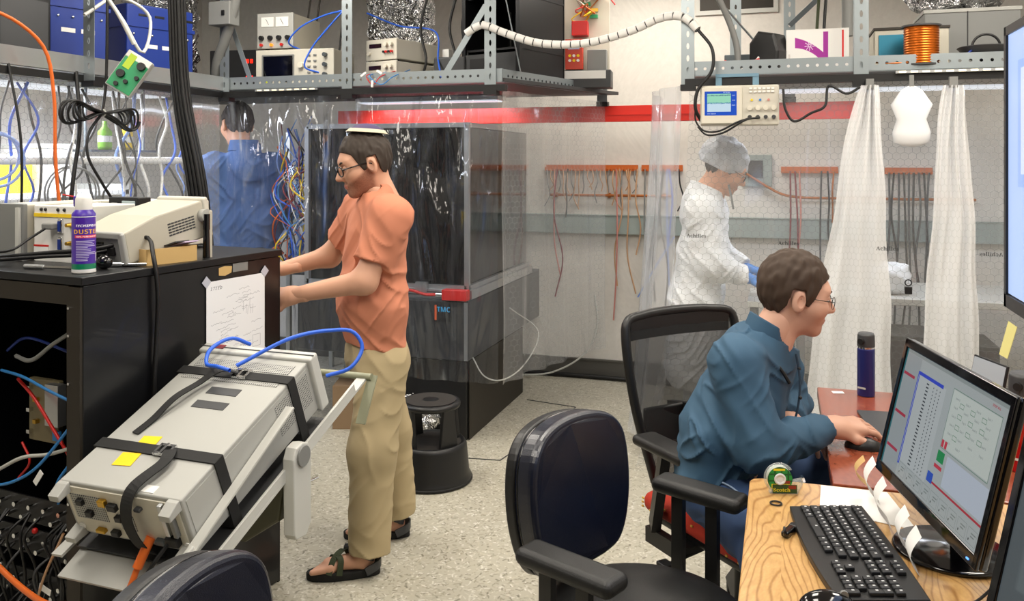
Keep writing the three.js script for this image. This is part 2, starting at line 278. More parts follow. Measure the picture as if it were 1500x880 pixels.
tag(M('vinyl_curtain', sheet([[-0.49, -4.49], [-0.62, -4.68], [-0.72, -4.95], [-0.7, -5.4]], 0.05, 1.99, 0.04, 4, 31, { flare: (u, v) => [-0.14 * v * v, 0] }), m.vinylMilky, scene, true), 'bunched clear curtain edge flaring out behind the mesh chair', 'curtain');
// gathered white drapes: narrow at the hook, wide below
function drape(x0, w0, xa, wa, yTop, yBot, sd, z = -4.4) {
  const nu = 48, nv = 40, pos = [], uv = [], idx = [];
  for (let i = 0; i <= nu; i++) for (let j = 0; j <= nv; j++) {
    const u = i / nu, v = j / nv, e = Math.pow(v, 0.75), w = w0 + (wa - w0) * e, cx = x0 + (xa - x0) * e, y = yTop + (yBot - yTop) * v;
    const zz = z + (Math.sin(u * 6.283 * 3.5 + sd) * 0.4 + noise.noise(u * 7 + sd, v * 2, 0) * 0.9) * (0.03 + 0.012 * v);
    pos.push(cx + (u - 0.5) * w + noise.noise(v * 4, sd, u * 2) * 0.02, y, zz); uv.push(u * wa * 1.25, y);
  }
  for (let i = 0; i < nu; i++) for (let j = 0; j < nv; j++) { const a = i * (nv + 1) + j, b = a + nv + 1; idx.push(a, a + 1, b, b, a + 1, b + 1); }
  const g = new THREE.BufferGeometry(); g.setAttribute('position', new THREE.Float32BufferAttribute(pos, 3)); g.setAttribute('uv', new THREE.Float32BufferAttribute(uv, 2)); g.setIndex(idx); g.computeVertexNormals(); return g;
}
for (const [a, label] of [[[0.405, 0.08, 0.30, 0.42, 1.96, 0.3, 2], 'milky gathered curtain panel nearest the blue bottle, wide at its foot'], [[0.765, 0.09, 0.755, 0.27, 1.95, 0.4, 7], 'milky gathered curtain panel hanging straight beside the big wall screen']]) {
  const t = thing('gathered_curtain', label, 'curtain'); M('panel', drape(...a), m.vinylDrape, t, true);
  M('hook', [B(0.035, 0.05, 0.03, a[0], 1.965, -4.41)], m.greyMid, t);
}
// printed maker's word on the vinyl
function word(text, x, y, z, ry, w = 0.075, flip = false) {
  const tex = canvas(256, 64, (c) => { c.clearRect(0, 0, 256, 64); c.fillStyle = '#1a1a1a'; c.font = 'bold 62px serif'; c.textAlign = 'center'; if (flip) { c.translate(256, 0); c.scale(-1, 1); } c.fillText(text, 128, 48); });
  const g = place(new THREE.PlaneGeometry(w, w / 4), x, y, z, 0, ry, 0);
  return M('curtain_print', g, new THREE.MeshStandardMaterial({ map: tex, transparent: true, roughness: 0.8 }), scene, true);
}
for (const [px, y, z, ry, fl, label] of [[-0.41, 1.215, -4.415, 0, 0, 'dark printed word on the curtain over the white sleeve'], [0.035, 1.19, -4.42, 0, 0, 'dark printed word on the curtain above the seated head'], [0.475, 1.185, -4.34, 0, 0, 'dark printed word on the wide gathered curtain'], [0.925, 1.165, -4.42, 0, 1, 'mirrored dark printed word on the curtain beside the wall screen']]) tag(word('Achilles', px, y, z, ry, 0.1, !!fl), label, 'print');

// hood and cap hanging behind the drapes
{
  const t = thing('hanging_hood', 'white cloth cleanroom hood hanging between the two gathered curtains', 'hood', [0.59, 1.665, -4.43]);
  M('cloth', L([[0.012, 0.29], [0.05, 0.27], [0.085, 0.2], [0.07, 0.13], [0.082, 0.07], [0.075, 0.02], [0.03, 0], [0, 0]].reverse().map(([r, y]) => [r * (1 + 0.08 * Math.sin(y * 40)), y]), 0, 0, 0, 20).scale(1, 1, 0.4), m.coat, t);
  M('hook', B(0.02, 0.06, 0.015, 0, 0.31, 0), m.greyMid, t);
  const g = thing('crumpled_cloth', 'white crumpled cloth on the bench behind the drapes', 'cloth', [0.6, 0.895, -5.35]);
  const s = S(0.1, 0, 0.03, 0, 1.1, 0.9, 0.8, 24); const p = s.attributes.position; for (let i = 0; i < p.count; i++) { const k = 1 + 0.35 * noise.noise(p.getX(i) * 18, p.getY(i) * 18, p.getZ(i) * 18); p.setXYZ(i, p.getX(i) * k, p.getY(i) * k, p.getZ(i) * k); } s.computeVertexNormals();
  M('cloth', s, m.coat, g);
}

// ---------- things on the back wall ----------
tag(M('cable_raceway', [RB(6.2, 0.135, 0.05, -0.9, 1.13, -6.174, 0.004), B(6.2, 0.006, 0.056, -0.9, 1.2, -6.171)], m.raceway), 'grey-green cable raceway running along the back wall', 'raceway');
function comb(x0, x1, y, label) {
  const t = thing('cable_rack', label, 'cable rack', [x0, y, -6.17]);
  const n = Math.round((x1 - x0) / 0.024);
  M('rail', [B(x1 - x0, 0.045, 0.012, (x1 - x0) / 2, 0, -0.018)], m.rail, t);
  for (let i = 0; i < n; i++) M('prong', [B(0.009, 0.012, 0.06, (i + 0.5) * (x1 - x0) / n, -0.014, 0.015), B(0.009, 0.026, 0.006, (i + 0.5) * (x1 - x0) / n, -0.006, 0.045)], m.rail, t);
}
comb(-1.68, -0.99, 1.545, 'orange pronged cable rack, the longest on the wall of the gap'); comb(-0.965, -0.67, 1.545, 'short orange cable rack next to the curtain edge'); comb(0.0, 0.37, 1.535, 'orange cable rack behind the seated head'); comb(0.66, 0.95, 1.53, 'cable rack seen between the two gathered curtains');
tag(M('copper_pipe', [C(0.01, 0.01, 0.9, -1.2, 1.345, -6.16, 0, 0, Math.PI / 2, 10), ...[-1.6, -1.2, -0.8].map((x) => B(0.02, 0.035, 0.035, x, 1.345, -6.18))], m.copper), 'thin copper pipe along the wall of the gap', 'pipe');
tag(M('copper_pipe', [T([[-0.25, 1.52, -6.15], [0.0, 1.37, -6.15], [0.1, 1.35, -6.15], [0.45, 1.345, -6.15], [1.2, 1.345, -6.15]], 0.01)], m.copper), 'bent copper pipe on the wall behind the seated man', 'pipe');
{ // hanging leads, each its own thing
  const drop = (x, y0, len, mat, name, label, grp, r = 0.0045, sway = 0.03) => cable(name, label, [[x, y0, -6.125], [x + rr(-sway, sway) * 0.4, y0 - len * 0.35, -6.125 + rr(0, 0.02)], [x + rr(-sway, sway) * 0.7, y0 - len * 0.7, -6.13], [x + rr(-sway, sway), y0 - len, -6.135]], r, mat, grp);
  for (let i = 0; i < 22; i++) drop(-1.66 + i * 0.0313, 1.53, rr(0.12, 0.3), i % 3 ? m.tan : m.greyMid, 'test_lead', 'short thin lead hanging from the long orange rack', 'short leads on the long rack');
  for (const [x, len, mat, l] of [[-1.14, 1.1, m.pink, 'long pale copper lead hanging in the gap'], [-1.115, 0.85, m.tan, 'tan lead reaching below the raceway'], [-1.05, 0.9, m.tan, 'tan lead with a forked end'], [-0.985, 0.62, m.tan, 'tan lead just past the raceway'], [-0.93, 1.28, m.greyMid, 'longest grey lead with a brass end in the gap'], [-0.855, 0.72, m.black, 'thick black lead on the short rack'], [-0.835, 0.95, m.black, 'black lead with a purple tip'], [-0.8, 1.0, m.greyDark, 'dark lead between the black and blue ones'], [-0.775, 1.35, m.paleBlue, 'pale blue lead hanging lowest on the short rack'], [-0.76, 0.6, m.blueBright, 'bright blue short lead on the short rack'], [-0.69, 0.3, m.black, 'short black lead at the end of the short rack'], [-1.58, 0.95, m.maroon, 'reddish lead bundle behind the mesh curtain'], [-1.6, 0.8, m.pink, 'pink lead beside the reddish bundle'], [-1.5, 0.36, m.black, 'black coil lead behind the mesh curtain']]) drop(x, 1.54, len, mat, 'test_lead', l, undefined, l.includes('thick') ? 0.008 : 0.0055, 0.06);
  cable('test_lead', 'blue lead slanting across the other leads in the gap', [[-0.72, 1.06, -6.1], [-0.86, 0.83, -6.1], [-0.98, 0.62, -6.11]], 0.006, m.paleBlue);
  for (const [x, len, mat, l] of [[0.06, 1.0, m.maroon, 'dark red lead left of its twins behind the seated head'], [0.09, 1.05, m.maroon, 'dark red lead in the middle behind the seated head'], [0.12, 1.0, m.pink, 'pinkish lead right of the red ones behind the seated head'], [0.26, 0.9, m.greyDark, 'grey lead on the rack behind the seated head'], [0.3, 0.6, m.black, 'black lead on the rack behind the seated head'], [0.34, 0.35, m.copper, 'copper lead with a yellow tag behind the seated head']]) drop(x, 1.53, len, mat, 'test_lead', l, undefined, 0.006, 0.05);
  for (let i = 0; i < 9; i++) drop(0.68 + i * 0.03, 1.52, rr(0.7, 1.15), i % 2 ? m.black : m.greyDark, 'test_lead', 'dark lead hanging between the two gathered curtains', 'dark leads between the drapes', 0.007, 0.04);
  cable('floor_cable', 'black cable lying along the foot of the back wall', [[-2.2, 0.02, -6.12], [-1.3, 0.02, -6.13], [-0.5, 0.02, -6.1], [0.2, 0.02, -6.12]], 0.016, m.black);
  cable('floor_cable', 'pale cable hanging from the wall to the floor in the gap', [[-1.3, 0.62, -6.13], [-1.28, 0.4, -6.12], [-1.36, 0.2, -6.1], [-1.6, 0.05, -6.05], [-1.9, 0.02, -6.0]], 0.007, m.greyLight);
}
{ // wall boxes, picture frame, bench and cabinets of the right bay
  const a = thing('wall_panel', 'grey electrical panel with a dark window on the wall behind the worker', 'panel', [-0.16, 1.53, -6.185]); M('body', RB(0.2, 0.22, 0.03, 0, 0, 0, 0.005), m.raceway, a); M('window', B(0.1, 0.12, 0.006, -0.01, 0.01, 0.017), m.greyDark, a);
  const f = thing('wall_board', 'dark board in a pale frame high on the wall between the shelves', 'board', [-0.3, 2.76, -6.19]); M('frame', [B(0.56, 0.03, 0.02, 0, -0.115, 0), B(0.56, 0.03, 0.02, 0, 0.115, 0), B(0.03, 0.2, 0.02, -0.265, 0, 0), B(0.03, 0.2, 0.02, 0.265, 0, 0)], m.greyLight, f); M('board', B(0.5, 0.2, 0.01, 0, 0, 0), m.rackFrame, f);
  const b = thing('work_bench', 'pale lab bench standing in the curtained right bay', 'bench', [0.75, 0, -5.55]); M('top', RB(1.5, 0.04, 0.72, 0, 0.81, 0, 0.006), m.greyLight, b); for (const [x, z] of [[-0.7, -0.3], [0.7, -0.3], [-0.7, 0.3], [0.7, 0.3]]) M('leg', B(0.05, 0.79, 0.05, x, 0.395, z), m.greyMid, b);
  for (const [x, w, y, h, l] of [[0.62, 0.26, 0, 0.69, 'dark brown cabinet seen left of the straight gathered curtain'], [0.98, 0.14, 0, 0.66, 'narrow dark cabinet seen right of the straight gathered curtain']]) { const c = thing('dark_cabinet', l, 'cabinet', [x, y, -5.0]); M('body', RB(w, h, 0.35, 0, h / 2, 0, 0.006), m.rackFrame, c); M('door', B(w - 0.03, h - 0.04, 0.012, 0, h / 2, 0.18), std(0x2c1d1a, 0.4), c); }
  const gb = thing('small_carton', 'small green and grey carton behind the seated head', 'carton', [0.06, 0.8605, -4.9]); M('box', RB(0.1, 0.12, 0.06, 0, 0.06, 0, 0.003), m.greyLight, gb); M('label', B(0.102, 0.05, 0.062, 0, 0.05, 0), m.lime, gb);
  const cb = thing('side_bench', 'narrow white bench in front of the worker in the curtained bay', 'bench', [-0.02, 0, -4.9]); M('top', RB(0.3, 0.03, 0.5, 0, 0.845, 0, 0.004), m.greyLight, cb); for (const [x, z] of [[-0.12, -0.2], [0.12, -0.2], [-0.12, 0.2], [0.12, 0.2]]) M('leg', B(0.035, 0.83, 0.035, x, 0.415, z), m.greyMid, cb);
  const clip = thing('binder_clip', 'black binder clip on the curtain above the blue bottle', 'clip', [0.575, 0.985, -4.42]); M('jaw', RB(0.032, 0.035, 0.02, 0, 0, 0, 0.003), m.black, clip); M('handle', TOR(0.014, 0.003, 0, 0.036, 0, 0, 0, 0), m.black, clip);
}

// ---------- optical table with its dark housing ----------
{
  const t = thing('optical_table', 'massive grey optical table on black supports behind the clear curtain', 'table', [-1.69, 0, -4.53]);
  M('slab', RB(1.1, 0.34, 1.5, -0.55, 0.63, -0.75, 0.008), std(0x393a3c, 0.4, 0.3), t);
  M('breadboard', B(1.1, 0.006, 1.5, -0.55, 0.803, -0.75), m.steelDark, t);
  M('edge_strip', B(0.02, 0.33, 0.006, -0.012, 0.63, 0.002), m.alu, t);
  for (const [x, z] of [[-0.25, -0.3], [-0.25, -0.8], [-0.9, -1.2]]) M('support', RB(0.42, 0.45, 0.5, x + 0.02, 0.228, z + 0.02, 0.006), m.black, t);
  M('support_panel', B(0.006, 0.45, 1.05, -0.012, 0.228, -0.58), m.rackFrame, t);
  const bd = canvas(128, 128, (x) => { x.fillStyle = '#1b1c1e'; x.fillRect(0, 0, 128, 128); x.fillStyle = '#d0592a'; x.fillRect(4, 8, 16, 110); x.fillStyle = '#35a7dd'; x.font = 'bold 50px sans-serif'; x.fillText('TMC', 22, 56); });
  M('badge', place(new THREE.PlaneGeometry(0.1, 0.1), -0.155, 0.73, 0.0035), std(0xffffff, 0.5, 0, { map: bd }), t, true);
}
{
  const t = thing('laser_housing', 'black panelled housing in an aluminium frame on the optical table', 'housing', [-1.72, 0.806, -4.6]);
  M('front_panel', B(1.0, 0.92, 0.008, -0.52, 0.53, -0.012), m.blackGloss, t); M('side_panel', B(0.008, 0.92, 1.2, -0.012, 0.53, -0.62), m.blackGloss, t); M('top_panel', B(1.02, 0.008, 1.2, -0.52, 0.995, -0.62), m.black, t); M('side_panel', B(0.008, 0.92, 1.2, -1.03, 0.53, -0.62), m.blackGloss, t); M('rear_panel', B(1.0, 0.92, 0.008, -0.52, 0.53, -1.22), m.black, t);
  const prof = (a, b) => M('frame_bar', bar(a, b, 0.028, 0.028), m.alu, t);
  prof([0, 0.05, 0], [0, 1.0, 0]); prof([-1.04, 0.05, 0], [-1.04, 1.0, 0]); prof([-1.04, 0.06, 0], [0, 0.06, 0]); prof([0, 0.06, 0], [0, 0.06, -1.22]); prof([-1.04, 1.0, 0], [0, 1.0, 0]); prof([0, 1.0, 0], [0, 1.0, -1.22]);
  M('base_rail', [B(1.04, 0.05, 0.03, -0.52, 0.005 + 0.02, 0.02), B(0.03, 0.05, 1.24, 0.02, 0.025, -0.6)], m.alu, t);
  M('rail_groove', [B(1.04, 0.006, 0.002, -0.52, 0.018, 0.036), B(1.04, 0.006, 0.002, -0.52, 0.036, 0.036)], m.greyDark, t);
  M('bracket', B(0.07, 0.06, 0.03, -0.27, 0.06, 0.03), m.alu, t);
}
{
  const t = thing('red_box', 'small red instrument box on the edge of the optical table', 'box', [-1.765, 0.806, -4.545]); M('case', RB(0.15, 0.06, 0.06, 0, 0.03, 0.012, 0.004), m.red, t); M('connector', C(0.012, 0.012, 0.05, -0.095, 0.025, 0.012, 0, 0, Math.PI / 2), m.chrome, t);
  cable('red_cable', 'red cable running into the red box', [[-1.885, 0.831, -4.535], [-1.95, 0.83, -4.53], [-2.06, 0.85, -4.535], [-2.2, 0.82, -4.54]], 0.009, m.red);
  cable('white_cable', 'pale cable looping below the aisle corner of the table', [[-1.686, 0.64, -5.3], [-1.45, 0.52, -5.15], [-1.5, 0.35, -5.0], [-1.58, 0.3, -4.8], [-1.64, 0.36, -4.65], [-1.686, 0.47, -4.6]], 0.0045, m.greyLight);
  const d = thing('carton', 'brown carton lying under the optical table', 'carton', [-2.42, 0, -4.72], 0.3); M('box', RB(0.36, 0.26, 0.3, 0, 0.13, 0, 0.004), std(0x8a7257, 0.85), d); M('grip_hole', C(0.03, 0.03, 0.004, 0.1, 0.17, 0.152, Math.PI / 2), m.black, d);
  const fb = thing('foil_bundle', 'crumpled silver foil under the table behind the step stool', 'foil', [-2.02, 0, -4.42]); const s = S(0.16, 0, 0.14, 0, 1.2, 0.85, 0.7, 28), p = s.attributes.position; for (let i = 0; i < p.count; i++) { const k = 1 + 0.3 * noise.noise(p.getX(i) * 16, p.getY(i) * 16, p.getZ(i) * 16); p.setXYZ(i, p.getX(i) * k, 0.14 + (p.getY(i) - 0.14) * k, p.getZ(i) * k); } s.computeVertexNormals(); M('foil', s, m.foil, fb);
}
// inside the left bay: a cable-strewn open frame, shelves, wires
{
  const t = thing('open_stand', 'open steel frame crowded with cables left of the dark housing', 'frame', [-3.05, 0, -5.6]);
  for (const [x, z] of [[-0.28, 0.3], [0.18, 0.3], [-0.28, -0.3], [0.18, -0.3]]) M('post', B(0.03, 1.8, 0.03, x, 0.9, z), m.alu, t);
  for (const y of [0.8, 1.2, 1.6]) M('shelf', B(0.5, 0.015, 0.62, -0.05, y, 0), m.steelDark, t);
  const e = thing('electronics_box', 'grey electronics box on the cable-strewn frame', 'box', [-3.08, 1.2155, -5.55]); M('case', RB(0.34, 0.16, 0.4, 0, 0.082, 0, 0.006), m.grey, e); for (let i = 0; i < 5; i++) M('knob', C(0.012, 0.012, 0.02, -0.12 + i * 0.06, 0.08, 0.21, Math.PI / 2), m.black, e);
  const e2 = thing('electronics_box', 'red-fronted electronics box low on the cable-strewn frame', 'box', [-3.08, 0.8155, -5.55]); M('case', RB(0.34, 0.18, 0.4, 0, 0.092, 0, 0.006), m.greyMid, e2); M('front', B(0.3, 0.1, 0.006, 0, 0.09, 0.203), m.red, e2);
  const cols = [[m.blueBright, 'blue'], [m.paleBlue, 'pale blue'], [m.maroon, 'dark red'], [m.black, 'black'], [m.orange, 'orange'], [m.white, 'white'], [m.yellow, 'yellow'], [m.cyanBlue, 'sky blue']];
  for (let i = 0; i < 34; i++) {
    const [mat, cn] = cols[i % 8], x = rr(-3.02, -2.8), y0 = rr(1.5, 1.9), n = 5, pts = [];
    for (let k = 0; k <= n; k++) pts.push([x + Math.sin(k * 1.9 + i) * (0.03 + 0.05 * (i % 3)) + rr(-0.015, 0.015), y0 - (y0 - 0.9) * k / n, -4.74 + Math.cos(k * 1.6 + i * 2) * 0.07]);
    cable('patch_cable', `${cn} patch cable tangled left of the dark housing`, pts, rr(0.003, 0.0065), mat, `${cn} tangled patch cables`);
  }
  // left wing: shelf of boxes and hanging wires behind the mesh curtain
  const s = thing('storage_shelf', 'white wall shelf behind the left mesh curtain', 'shelf', [-4.3, 0, -3.2]); for (const y of [0.5, 0.95, 1.4]) M('board', B(0.6, 0.03, 2.6, 0, y, 0), m.white, s); for (const z of [-1.28, 1.28]) M('side', B(0.6, 1.45, 0.03, 0, 0.725, z), m.greyLight, s);
  for (let i = 0; i < 7; i++) { const z = -2.15 - i * 0.31, b = thing('storage_box', `${['grey', 'white', 'blue', 'beige', 'grey', 'yellow', 'white'][i]} box, number ${['one', 'two', 'three', 'four', 'five', 'six', 'seven'][i]} from the front on the shelf behind the mesh curtain`, 'box', [-4.25, 1.416, z]); const h = rr(0.14, 0.3); M('body', RB(0.36, h, 0.24, 0, h / 2, 0, 0.006), [m.grey, m.white, m.blue, m.beige, m.greyMid, m.yellow, m.white][i], b); M('lid', RB(0.37, 0.03, 0.25, 0, h, 0, 0.006), m.greyLight, b); }
  tag(M('white_pipe', [C(0.02, 0.02, 2.4, -3.45, 1.6, -3.1, Math.PI / 2)], m.white), 'white pipe running level behind the left mesh curtain', 'pipe');
  for (let i = 0; i < 30; i++) {
    const [mat, cn] = [[m.black, 'black'], [m.greyDark, 'dark grey'], [m.blueBright, 'blue'], [m.paleBlue, 'pale blue'], [m.black, 'black'], [m.white, 'white']][i % 6], z = rr(-4.35, -2.7), pts = [], y1 = rr(1.0, 1.3);
    for (let k = 0; k <= 5; k++) pts.push([-3.42 + rr(-0.06, 0.05), 1.97 - (1.97 - y1) * k / 5, z + rr(-0.07, 0.07)]);
    cable('hanging_wire', `${cn} wire hanging behind the left mesh curtain`, pts, rr(0.004, 0.009), mat, `${cn} wires behind the left curtain`);
  }
  tag(M('wire_loop', [TOR(0.13, 0.005, -3.4, 1.44, -3.42, 0, Math.PI / 2 - 0.3, 0), TOR(0.135, 0.005, -3.39, 1.43, -3.43, 0, Math.PI / 2 - 0.25, 0)], m.greyMid), 'grey cable coiled in a loop behind the left mesh curtain', 'cable');
  tag(M('wire_loop', [TOR(0.11, 0.007, -3.4, 1.62, -2.98, 0, Math.PI / 2 - 0.3, 0), TOR(0.12, 0.007, -3.39, 1.6, -2.99, 0.1, Math.PI / 2 - 0.25, 0)], m.paleBlue), 'blue cable coiled behind the left mesh curtain', 'cable');
  for (const [z, c, l] of [[-3.86, m.lime, 'green and yellow bottle behind the left mesh curtain'], [-4.02, m.yellow, 'yellow bottle behind the left mesh curtain']]) { const b = thing('squeeze_bottle', l, 'bottle', [-3.6, 1.66, z]); M('body', L([[0, 0], [0.035, 0], [0.037, 0.02], [0.037, 0.1], [0.014, 0.13], [0.012, 0.16], [0, 0.16]], 0, 0, 0, 16), c, b); M('label', C(0.0375, 0.0375, 0.035, 0, 0.06, 0), m.white, b); }
  const sh = thing('narrow_shelf', 'narrow steel shelf carrying two bottles behind the left mesh curtain', 'shelf', [-3.6, 1.645, -3.94]); M('board', B(0.14, 0.012, 0.5, 0, 0.008, 0), m.steelDark, sh); for (const z of [-0.22, 0.22]) M('hanger', B(0.012, 0.38, 0.012, 0, 0.2, z), m.steel, sh);
}
// ---------- things on the hung shelves ----------
const DECK = 2.0555;
function instrument(name, label, cat, pos, turn, w, h, d, body, face, feet = true) {   // bench instrument: case, face plate, feet
  const t = thing(name, label, cat, pos, turn); M('case', RB(w, h, d, 0, h / 2 + (feet ? 0.012 : 0), -d / 2, 0.006), body, t);
  M('face_plate', RB(w + 0.008, h + 0.006, 0.018, 0, h / 2 + (feet ? 0.012 : 0), 0.002, 0.005), face, t);
  if (feet) for (const sx of [-1, 1]) for (const z of [-0.04, -d + 0.04]) M('foot', C(0.014, 0.016, 0.014, sx * (w / 2 - 0.04), 0.006, z), m.black, t);
  return t;
}
{
  const Z = -4.62, t = instrument('oscilloscope', 'grey oscilloscope with a dark screen below the twin-meter supply', 'oscilloscope', [-2.86, DECK, Z], 0.06, 0.52, 0.215, 0.3, m.beige, m.beigeLight), y = 0.12;
  M('screen', RB(0.2, 0.14, 0.006, -0.11, y, 0.012, 0.003), m.blackGloss, t); M('screen_bezel', [B(0.215, 0.008, 0.01, -0.11, y + 0.074, 0.012), B(0.215, 0.008, 0.01, -0.11, y - 0.074, 0.012), B(0.008, 0.15, 0.01, -0.215, y, 0.012), B(0.008, 0.15, 0.01, -0.004, y, 0.012)], m.greyMid, t);
  M('knob', C(0.018, 0.02, 0.025, 0.05, y + 0.01, 0.022, Math.PI / 2), m.creamPlastic, t); for (let i = 0; i < 3; i++) M('connector', C(0.013, 0.013, 0.03, 0.21, y + 0.07 - i * 0.06, 0.02, Math.PI / 2), m.steelDark, t);
  for (let i = 0; i < 8; i++) M('button', RB(0.02, 0.011, 0.008, 0.1 + (i % 2) * 0.04, y + 0.07 - (i >> 1) * 0.035, 0.014, 0.002), m.greyMid, t);
  for (let i = 0; i < 5; i++) M('button', RB(0.016, 0.008, 0.008, -0.19 + i * 0.035, 0.032, 0.014, 0.002), i ? m.greyDark : glow(0xd8e030, 1), t);
  const p = instrument('power_supply', 'beige power supply with two white analogue meters on top of the oscilloscope', 'power supply', [-3.0, DECK + 0.2305, Z - 0.005], 0.06, 0.24, 0.215, 0.36, m.beige, m.grey);
  for (const x of [-0.05, 0.05]) { M('meter', B(0.085, 0.06, 0.006, x, 0.175, 0.012), m.white, p); M('needle', B(0.002, 0.04, 0.002, x, 0.175, 0.016, 0, 0, 0.5), m.black, p); }
  for (let i = 0; i < 4; i++) M('knob', C(0.014, 0.016, 0.02, -0.09 + i * 0.06, 0.075, 0.02, Math.PI / 2), m.black, p);
  for (let i = 0; i < 3; i++) M('terminal', C(0.009, 0.009, 0.02, -0.09 + i * 0.07, 0.032, 0.018, Math.PI / 2), i === 1 ? glow(0xff8020, 2) : m.red, p);
  for (const [k, lab] of [[0, 'beige dual power supply at the bottom of the pair beside the post'], [1, 'beige dual power supply stacked on its twin beside the post']]) {
    const q = instrument('power_supply', lab, 'power supply', [-2.26, DECK + k * 0.131, Z + 0.02 - k * 0.005], -0.28, 0.235, 0.118, 0.4, m.creamPlastic, m.beigeLight);
    M('display', B(0.095, 0.024, 0.004, -0.045, 0.095, 0.012), std(0x240d0d, 0.2), q); for (const x of [0.045, 0.085]) M('knob', C(0.012, 0.012, 0.022, x, 0.1, 0.02, Math.PI / 2), m.creamPlastic, q);
    for (let i = 0; i < 4; i++) M('terminal', C(0.007, 0.007, 0.022, 0.03 + i * 0.02, 0.055, 0.018, Math.PI / 2), i % 2 ? m.red : m.black, q); M('knob', C(0.011, 0.011, 0.018, -0.09, 0.05, 0.018, Math.PI / 2), m.creamPlastic, q);
  }
  for (const [a, b, mat, cn] of [[-2.24, -2.18, m.red, 'red'], [-2.22, -2.1, m.cyanBlue, 'blue']]) cable('thin_wire', `thin ${cn} wire dangling from the lower dual supply`, [[a, 2.12, -4.57], [a - 0.02, 2.08, -4.4], [(a + b) / 2, 2.03, -4.39], [b, 2.07, -4.4], [b + 0.03, 2.13, -4.58]], 0.003, mat);
  for (const [x, y, rz] of [[-2.27, 2.09, 0.6], [-2.17, 2.1, -0.5], [-2.215, 2.035, 1.5]]) tag(M('clip_tag', RB(0.04, 0.014, 0.01, x, y, -4.385, 0.003, 0, 0, rz), m.white), ['white tag below the left of the lower supply', 'white tag right under the lower supply terminals', 'white tag hanging lowest over the beam'][x < -2.25 ? 0 : x > -2.2 ? 1 : 2], 'tag');
  // foil-wrapped duct
  const fo = (name, label, x, y, z, r, h, sx, sz) => { const g = new THREE.CylinderGeometry(r, r * 1.05, h, 48, 30), p2 = g.attributes.position; for (let i = 0; i < p2.count; i++) { const k = 1 + 0.22 * noise.noise(p2.getX(i) * 14, p2.getY(i) * 18, p2.getZ(i) * 14) + 0.05 * noise.noise(p2.getX(i) * 40, p2.getY(i) * 40, 2); p2.setX(i, p2.getX(i) * k * sx); p2.setZ(i, p2.getZ(i) * k * sz); } g.computeVertexNormals(); const t2 = thing(name, label, 'duct', [x, y, z]); M('wrap', g, m.foil, t2); M('band', TOR(r * 1.05, 0.006, 0, -h * 0.3, 0, Math.PI / 2).scale(sx, 1, sz), m.greyMid, t2); return t2; };
  fo('foil_duct', 'crumpled silver foil duct rising behind the stacked supplies', -2.38, 2.54, -5.12, 0.2, 0.92, 1.05, 0.9);
  fo('foil_duct', 'crumpled silver foil duct standing left of the twin-meter supply', -3.75, 2.55, -4.55, 0.17, 0.9, 1, 1);
  const ft = thing('foil_cover', 'loose silver foil crumpled over the grey box by the wall screen', 'foil', [0.86, 2.38, -4.95]); const g = S(0.22, 0, 0.1, 0, 1.15, 0.55, 0.8, 40), p2 = g.attributes.position; for (let i = 0; i < p2.count; i++) { const k = 1 + 0.3 * noise.noise(p2.getX(i) * 15, p2.getY(i) * 15, p2.getZ(i) * 15); p2.setXYZ(i, p2.getX(i) * k, 0.1 + (p2.getY(i) - 0.1) * k, p2.getZ(i) * k); } g.computeVertexNormals(); M('foil', g, m.foil, ft);
  const gb = thing('grey_case', 'grey metal case under the crumpled foil on the right shelf', 'case', [0.92, DECK, -4.98]); M('case', RB(0.44, 0.3, 0.34, 0, 0.15, 0, 0.006), m.greyMid, gb); M('lid', RB(0.45, 0.02, 0.35, 0, 0.305, 0, 0.004), m.grey, gb); M('strap', B(0.004, 0.3, 0.352, -0.02, 0.15, 0), m.black, gb);
  // big dark supply with lit digits behind the pair of supplies, and small boxes
  const r = instrument('rack_supply', 'black supply with two rows of red digits behind the post', 'power supply', [-3.43, DECK, -4.85], 0.1, 0.4, 0.26, 0.3, m.black, m.greyDark); for (const y of [0.2, 0.09]) for (let i = 0; i < 4; i++) if (i !== 2) M('digit', B(0.018, 0.026, 0.003, 0.07 + i * 0.03, y, 0.012), glow(0xff2010, 3), r);
  const cv = thing('charger', 'black plug-in adapter beside the brace on the left shelf', 'adapter', [-1.98, DECK, -4.72]); M('body', RB(0.2, 0.16, 0.2, 0.1, 0.08, -0.1, 0.01), m.greyDark, cv); M('plug', B(0.04, 0.05, 0.06, 0.05, 0.19, -0.1), m.white, cv);
  cable('blue_cable', 'blue cable arching from the oscilloscope behind the post', [[-2.66, 2.13, -4.56], [-2.72, 2.16, -4.5], [-2.68, 2.26, -4.5], [-2.55, 2.4, -4.5], [-2.46, 2.5, -4.52]], 0.0055, m.blueBright);
  cable('blue_cable', 'blue cable looping over the twin-meter supply', [[-2.46, 2.49, -4.52], [-2.62, 2.47, -4.55], [-2.8, 2.4, -4.56], [-2.88, 2.32, -4.58], [-2.84, 2.285, -4.66]], 0.0055, m.blueBright);
  cable('blue_cable', 'blue cable crossing the foil duct', [[-2.36, 2.48, -4.6], [-2.22, 2.42, -4.75], [-2.0, 2.38, -4.8], [-1.95, 2.2, -4.72], [-1.88, 2.08, -4.6]], 0.0055, m.blueBright);
  for (const [x, l] of [[-2.05, 'left'], [-1.86, 'middle'], [-1.78, 'right']]) cable('power_cable', `${l} of the three black cords dropping behind the brace`, [[x, 2.98, -4.8], [x + 0.02, 2.7, -4.8], [x - 0.04, 2.4, -4.78], [x + 0.01, 2.2, -4.75], [x - 0.03, 2.07, -4.75]], 0.008, m.black);
}
